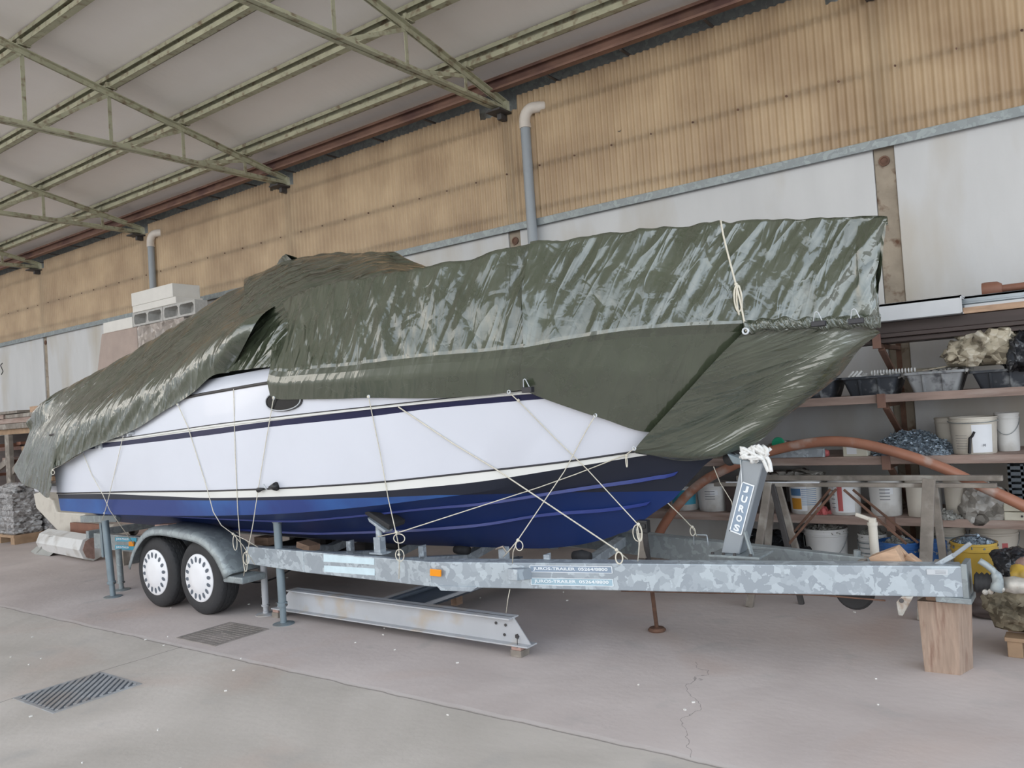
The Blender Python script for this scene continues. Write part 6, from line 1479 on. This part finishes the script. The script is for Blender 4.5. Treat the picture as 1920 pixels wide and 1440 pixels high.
# pallet with sack on the right edge
p = at_z(1890, 1232, 0)
t = thing('pallet', 'wooden pallet under the dirty sack at the right edge', 'pallet', p)
MB().bx((p.x, p.y, 0), (p.x+.075, p.y+.14, .09)).build('block', 'palletwood', t, bevel=.004); MB().bx((p.x+.45, p.y, 0), (p.x+.55, p.y+.14, .09)).build('block', 'palletwood', t, bevel=.004)
MB().bx((p.x-.01, p.y-.01, .09), (p.x+.75, p.y+.12, .112)).build('deck_board', 'palletwood', t, bevel=.003); MB().bx((p.x-.01, p.y+.2, .09), (p.x+.75, p.y+.32, .112)).build('deck_board', 'palletwood', t, bevel=.003)
sk = at_y(1905, 1150, p.y+.2)
blob((sk.x+.14, p.y+.2, .112+.125), (.24, .2, .15), 'sack', 'dirty_sack', 'dirty olive brown sack slumped on the pallet at the right edge', 'sack', 33, .35, .15)
blob(at_y(1922, 1085, 5.35), (.07, .08, .07), 'yellowplastic', 'yellow_bag', 'scrap of yellow bag above the dirty sack at the right edge', 'bag', 35, .4, .2, 3)
blob(at_y(1922, 1062, 5.6), (.05, .08, .05), 'brick', 'clay_piece', 'reddish clay piece at the right edge above the yellow scrap', 'clay piece', 36, .3, None, 3)

# ================================================================ THE LEFT END
# wrapped tall pile behind the boat with foam and blocks on top
YP = 6.5
pts = [at_y(148, 712, YP), at_y(190, 626, YP), at_y(256, 619, YP), at_y(330, 612, YP)]
zt = pts[1].z; x1 = pts[1].x; x2 = at_y(256, 619, YP).x; x3 = at_y(345, 610, YP).x; xb = pts[0].x-.55*(pts[0].z/(zt-pts[0].z))*(.9)
t = thing('wrapped_stack', 'tall stack of boxes wrapped in dusty brown film behind the stern cover', 'stack', ((x1+x3)/2, YP, 0))
MB().prism([(x1-1.1, YP, 0), (x1, YP, zt), (x2, YP, zt), (x2, YP, 0)], (0, .8, 0)).build('brown_wrap', 'pinkfilm', t, bevel=.02)
MB().bx((x2+.004, YP, 0), (x3, YP+.8, zt)).build('clear_wrap', 'film', t, bevel=.02)
def blk(px0, px1, yb, yt, Y, d, mt, nm, lab, z0=None, grp=None, cat='block', h=None):
    a = at_y(px0, yb, Y); b = at_y(px1, yb, Y); z = a.z if z0 is None else z0; z1 = at_y(px0, yt, Y).z if h is None else z+h
    o = MB().bx((a.x, Y, z), (b.x, Y+d, z1)).build(nm, mt, origin=((a.x+b.x)/2, Y+d/2, z), bevel=.006); tag(o, lab, cat, grp); return a.x, b.x, z1
blk(194, 249, 624, 606, YP+.02, .5, 'foam', 'foam_block', 'white foam block left of the hollow concrete blocks', zt, 'white foam blocks', h=.17)
def cinder(xa, xb, Y, z, lab, h=.19):
    t = thing('hollow_block', lab, 'block', ((xa+xb)/2, Y, z), 'hollow concrete blocks on the wrapped stack'); m = MB(); w_ = xb-xa; d = .20
    hw = w_*.33
    m.bx((xa, Y, z), (xb, Y+d, z+.03)).bx((xa, Y, z+h-.03), (xb, Y+d, z+h)); 
    m.bx((xa, Y, z+.03), (xa+.035, Y+d, z+h-.03)).bx((xb-.035, Y, z+.03), (xb, Y+d, z+h-.03)).bx(((xa+xb)/2-.02, Y, z+.03), ((xa+xb)/2+.02, Y+d, z+h-.03))
    m.bx((xa+.03, Y+d-.02, z+.03), (xb-.03, Y+d, z+h-.03))
    # corner fillets so the holes read rounded
    for cx in (xa+.035, (xa+xb)/2+.02):
        e = (w_-.11)/2
        for sx, ox in ((1, 0), (-1, e)):
            for sz, oz in ((1, z+.03), (-1, z+h-.03)):
                q = Vector((cx+ox, Y, oz)); m.prism([q, q+Vector((sx*.03, 0, 0)), q+Vector((0, 0, sz*.03))], (0, d, 0))
    m.build('body', 'block', t)
xa = at_y(250, 615, YP).x; xb = at_y(306, 615, YP).x; xc = at_y(352, 612, YP).x
hh = at_y(250, 600, YP).z-zt if at_y(250, 600, YP).z-zt > .1 else .19
cinder(xa, xb, YP+.0, zt, 'left hollow concrete block on the wrapped stack, both holes in view', .21)
cinder(xb+.012, xb+.012+(xb-xa), YP+.0, zt, 'right hollow concrete block on the wrapped stack, cut off by the tarpaulin', .21)
z_ = zt+.21
xl, xr = at_y(249, 590, YP-.02).x, at_y(331, 590, YP-.02).x
for k, (dx, h_, lab) in enumerate(((.0, .10, 'lower white foam slab on the hollow blocks'), (-.02, .20, 'upper thicker white foam slab on the hollow blocks'))):
    o = MB().bx((xl+dx, YP-.02, z_), (xr+dx-.05*k, YP+.42, z_+h_)).build('foam_block', 'foam', origin=((xl+xr)/2, YP+.2, z_), bevel=.006); tag(o, lab, 'block', 'white foam blocks'); z_ += h_+.002

# timber rack at the far left
YK = 6.6
zr = at_y(40, 803, YK).z
xk0, xk1 = at_y(-90, 800, YK).x, at_y(90, 800, YK).x
t = thing('timber_rack', 'brown timber rack frame full of sawn wood at the far left', 'rack', ((xk0+xk1)/2, YK, 0))
MB().bx((xk0, YK, zr-.1), (xk1, YK+.1, zr)).build('top_rail', 'palletwood', t, bevel=.005)
for px in (20, 75, -50):
    x = at_y(px, 850, YK).x; MB().bx((x-.09, YK-.06, 0), (x+.09, YK+.02, zr-.1)).build('post', 'greywood', t, bevel=.005)
MB().bar(at_y(22, 888, YK), at_y(72, 825, YK), .05, .12).build('brace', 'greywood', t, bevel=.004); MB().bar(at_y(-30, 900, YK), at_y(18, 862, YK), .05, .12).build('brace', 'greywood', t, bevel=.004)
MB().bx((xk0, YK+.75, 0), (xk1, YK+.8, zr-.1)).build('back_boards', 'darkwood', t)
r_ = random.Random(5); mats_ = ['redwood', 'palletwood', 'brick', 'plank']
for k in range(26):
    x = xk0+.2+(xk1-xk0-.4)*r_.random(); z = .08+(zr-.35)*r_.random()
    o = MB().box((x, YK+.38, z), (r_.uniform(.15, .45), .6, r_.uniform(.05, .12))).build('stacked_timber', mats_[k % 4], origin=(x, YK+.38, z)); tag(o, '%s sawn timber piece lying inside the rack at the far left' % ['dark reddish', 'light tan', 'pinkish brown', 'dusty grey brown'][k % 4], 'timber', '%s sawn timber inside the rack' % ['dark reddish', 'light tan', 'pinkish brown', 'dusty grey brown'][k % 4])
for k, (px0, px1, dz, h_, lab) in enumerate(((-90, 92, 0, .10, 'lowest long plank on top of the timber rack'), (-90, 88, .105, .09, 'second plank on top of the timber rack'), (14, 84, .20, .07, 'third plank on top of the timber rack, right part'), (-90, 10, .20, .08, 'third plank on top of the timber rack, left part'), (-90, 36, .285, .05, 'topmost thin plank on the timber rack'))):
    a, b = at_y(px0, 800, YK-.05).x, at_y(px1, 800, YK-.05).x
    o = MB().bx((a, YK-.08, zr+dz), (b, YK+.4, zr+dz+h_)).build('long_plank', 'plank' if k % 2 else 'greywood', origin=((a+b)/2, YK, zr+dz), bevel=.006); tag(o, lab, 'plank', 'planks on the timber rack')
a, b = at_y(56, 775, YK).x, at_y(88, 775, YK).x
tag(MB().bx((a, YK+.0, zr+.27), (b, YK+.3, zr+.38)).build('timber_piece', 'woodlight', origin=(a, YK, zr+.27), bevel=.004), 'short orange timber piece on top of the rack beside the cover', 'timber')

# wrapped slab stacks on pallets
def wstack(px0, px1, yb, yt, Y, lab, seed, mt='greyfilm', d=.9, lean=0):
    a, b = at_y(px0, yb, Y).x, at_y(px1, yb, Y).x; zt = at_y((px0+px1)/2, yt, Y).z
    t = thing('wrapped_stack', lab, 'stack', ((a+b)/2, Y, 0), 'film wrapped stacks on pallets')
    pl = MB()
    for k in range(3): 
        MB().bx((a+(b-a)*k*.44, Y, 0), (a+(b-a)*k*.44+(b-a)*.12, Y+d, .10)).build('pallet_block', 'palletwood', t)
    MB().bx((a, Y-.01, .10), (b, Y+d, .14)).build('pallet_deck', 'palletwood', t)
    n = max(3, int((zt-.14)/.09)); rs = random.Random(seed); rows = []
    N_ = 12
    for k in range(n*4+1):
        z = .14+(zt-.14)*k/(n*4); ins = .02*(1 if k % 4 in (0,) else 0)+rs.uniform(0, .012); ring = []
        x0, x1, y0, y1 = a+ins+.01, b-ins-.01, Y+ins, Y+d-ins
        for u in range(N_): ring.append(Vector((x0+(x1-x0)*u/N_, y0+rs.uniform(-.008, .008), z)))
        for u in range(N_): ring.append(Vector((x1+rs.uniform(-.008, .008), y0+(y1-y0)*u/N_, z)))
        for u in range(N_): ring.append(Vector((x1-(x1-x0)*u/N_, y1, z)))
        for u in range(N_): ring.append(Vector((x0+rs.uniform(-.008, .008), y1-(y1-y0)*u/N_, z)))
        rows.append(ring)
    MB().grid(rows, closed=True).add(rows[-1], [tuple(range(4*N_))]).build('wrapped_load', mt, t, smooth=False)
    return a, b, zt, t
a, b, z_, t = wstack(-30, 27, 1010, 925, 5.30, 'film wrapped stack at the very left edge of the floor', 3, d=.42)
blob(((a+b)/2+.1, 5.52, z_+.04), (.36, .2, .10), 'greyfilm', 'loose_film', 'crumpled clear film heaped on the leftmost wrapped stack', 'film', 41, .4, .2)
wstack(31, 100, 1008, 925, 5.75, 'grey film wrapped stack of slabs on a pallet left of the stern', 4, d=.7)
# white moulding, red board, trough, slab
Yq = 5.35
q = [(62, 926), (76, 922), (98, 938), (106, 960), (158, 963), (162, 974), (176, 1000), (110, 998), (67, 953)]
tag(MB().prism([at_y(x, y, Yq) for x, y in q], (0, .25, 0)).build('white_moulding', 'creamplastic', origin=at_y(110, 998, Yq), bevel=.02), 'white fibreglass moulding sweeping up to a point below the stern cover', 'moulding')
a, b = at_y(132, 1002, 5.25), at_y(245, 1002, 5.25)
tag(MB().bx((a.x, 5.25, a.z), (b.x, 5.31, at_y(132, 980, 5.25).z)).build('red_board', 'redwood', origin=a, bevel=.003), 'reddish brown board edge on the floor behind the aftmost prop', 'board')
a, b = at_y(92, 1014, 5.12), at_y(174, 1018, 4.98)
a.z = b.z = .17
tag(MB().tube([a, b], .165, 8).build('white_trough', 'whiteplastic', origin=a, bevel=.004), 'large white eight sided tube lying on the floor left of the stern props', 'tube')
tag(MB().tube([b+Vector((.0, -.001, 0)), b+(b-a).normalized()*.004], .14, 8).build('tube_opening', 'brick', origin=b), 'brownish closed end of the large white tube', 'tube end')
a = at_z(70, 1034, 0)
tag(MB().add([at_z(57, 1034, .0), at_z(84, 1037, .0), at_y(120, 1008, 4.95), at_y(93, 1004, 4.95)]+[p+Vector((.02, .05, -.05)) for p in (at_z(57, 1034, .05), at_z(84, 1037, .05), at_y(120, 1008, 4.95), at_y(93, 1004, 4.95))], [(0, 1, 2, 3), (7, 6, 5, 4), (0, 4, 5, 1), (1, 5, 6, 2), (2, 6, 7, 3), (3, 7, 4, 0)]).build('grey_slab', 'slab', origin=a, bevel=.004), 'grey stone slab leaning on the white tube at the left', 'slab')
p = at_z(132, 1036, 0)
blob((p.x, p.y+.1, .06), (.17, .09, .07), 'bagcream', 'small_sack', 'small beige sack on the floor before the white tube', 'sack', 44, .3)
a, b = at_y(200, 990, 5.0), at_y(251, 994, 5.0)
tt = thing('clay_pipe', 'short brown pipe with its open end facing right, behind the mudguard', 'pipe', a)
MB().tube([a, b], .066, 20, caps=False).tube([a, b], .052, 20, caps=False).build('pipe', 'greywood', tt, smooth=True)
MB().bx((b.x-.3, 4.96, .0), (b.x-.2, 5.04, min(a.z, b.z)-.06)).build('cradle', 'greywood', tt)
c = at_y(3, 690, WY-.005)
m = MB().tube(spline([c+Vector(p) for p in ((.05, 0, .10), (-.04, 0, .06), (.0, 0, 0), (.06, 0, -.08), (-.03, 0, -.14))], 20), .009, 6)
tag(m.build('painted_mark', 'blackplastic', origin=c), 'black painted squiggle on the white wall at the far left', 'mark')
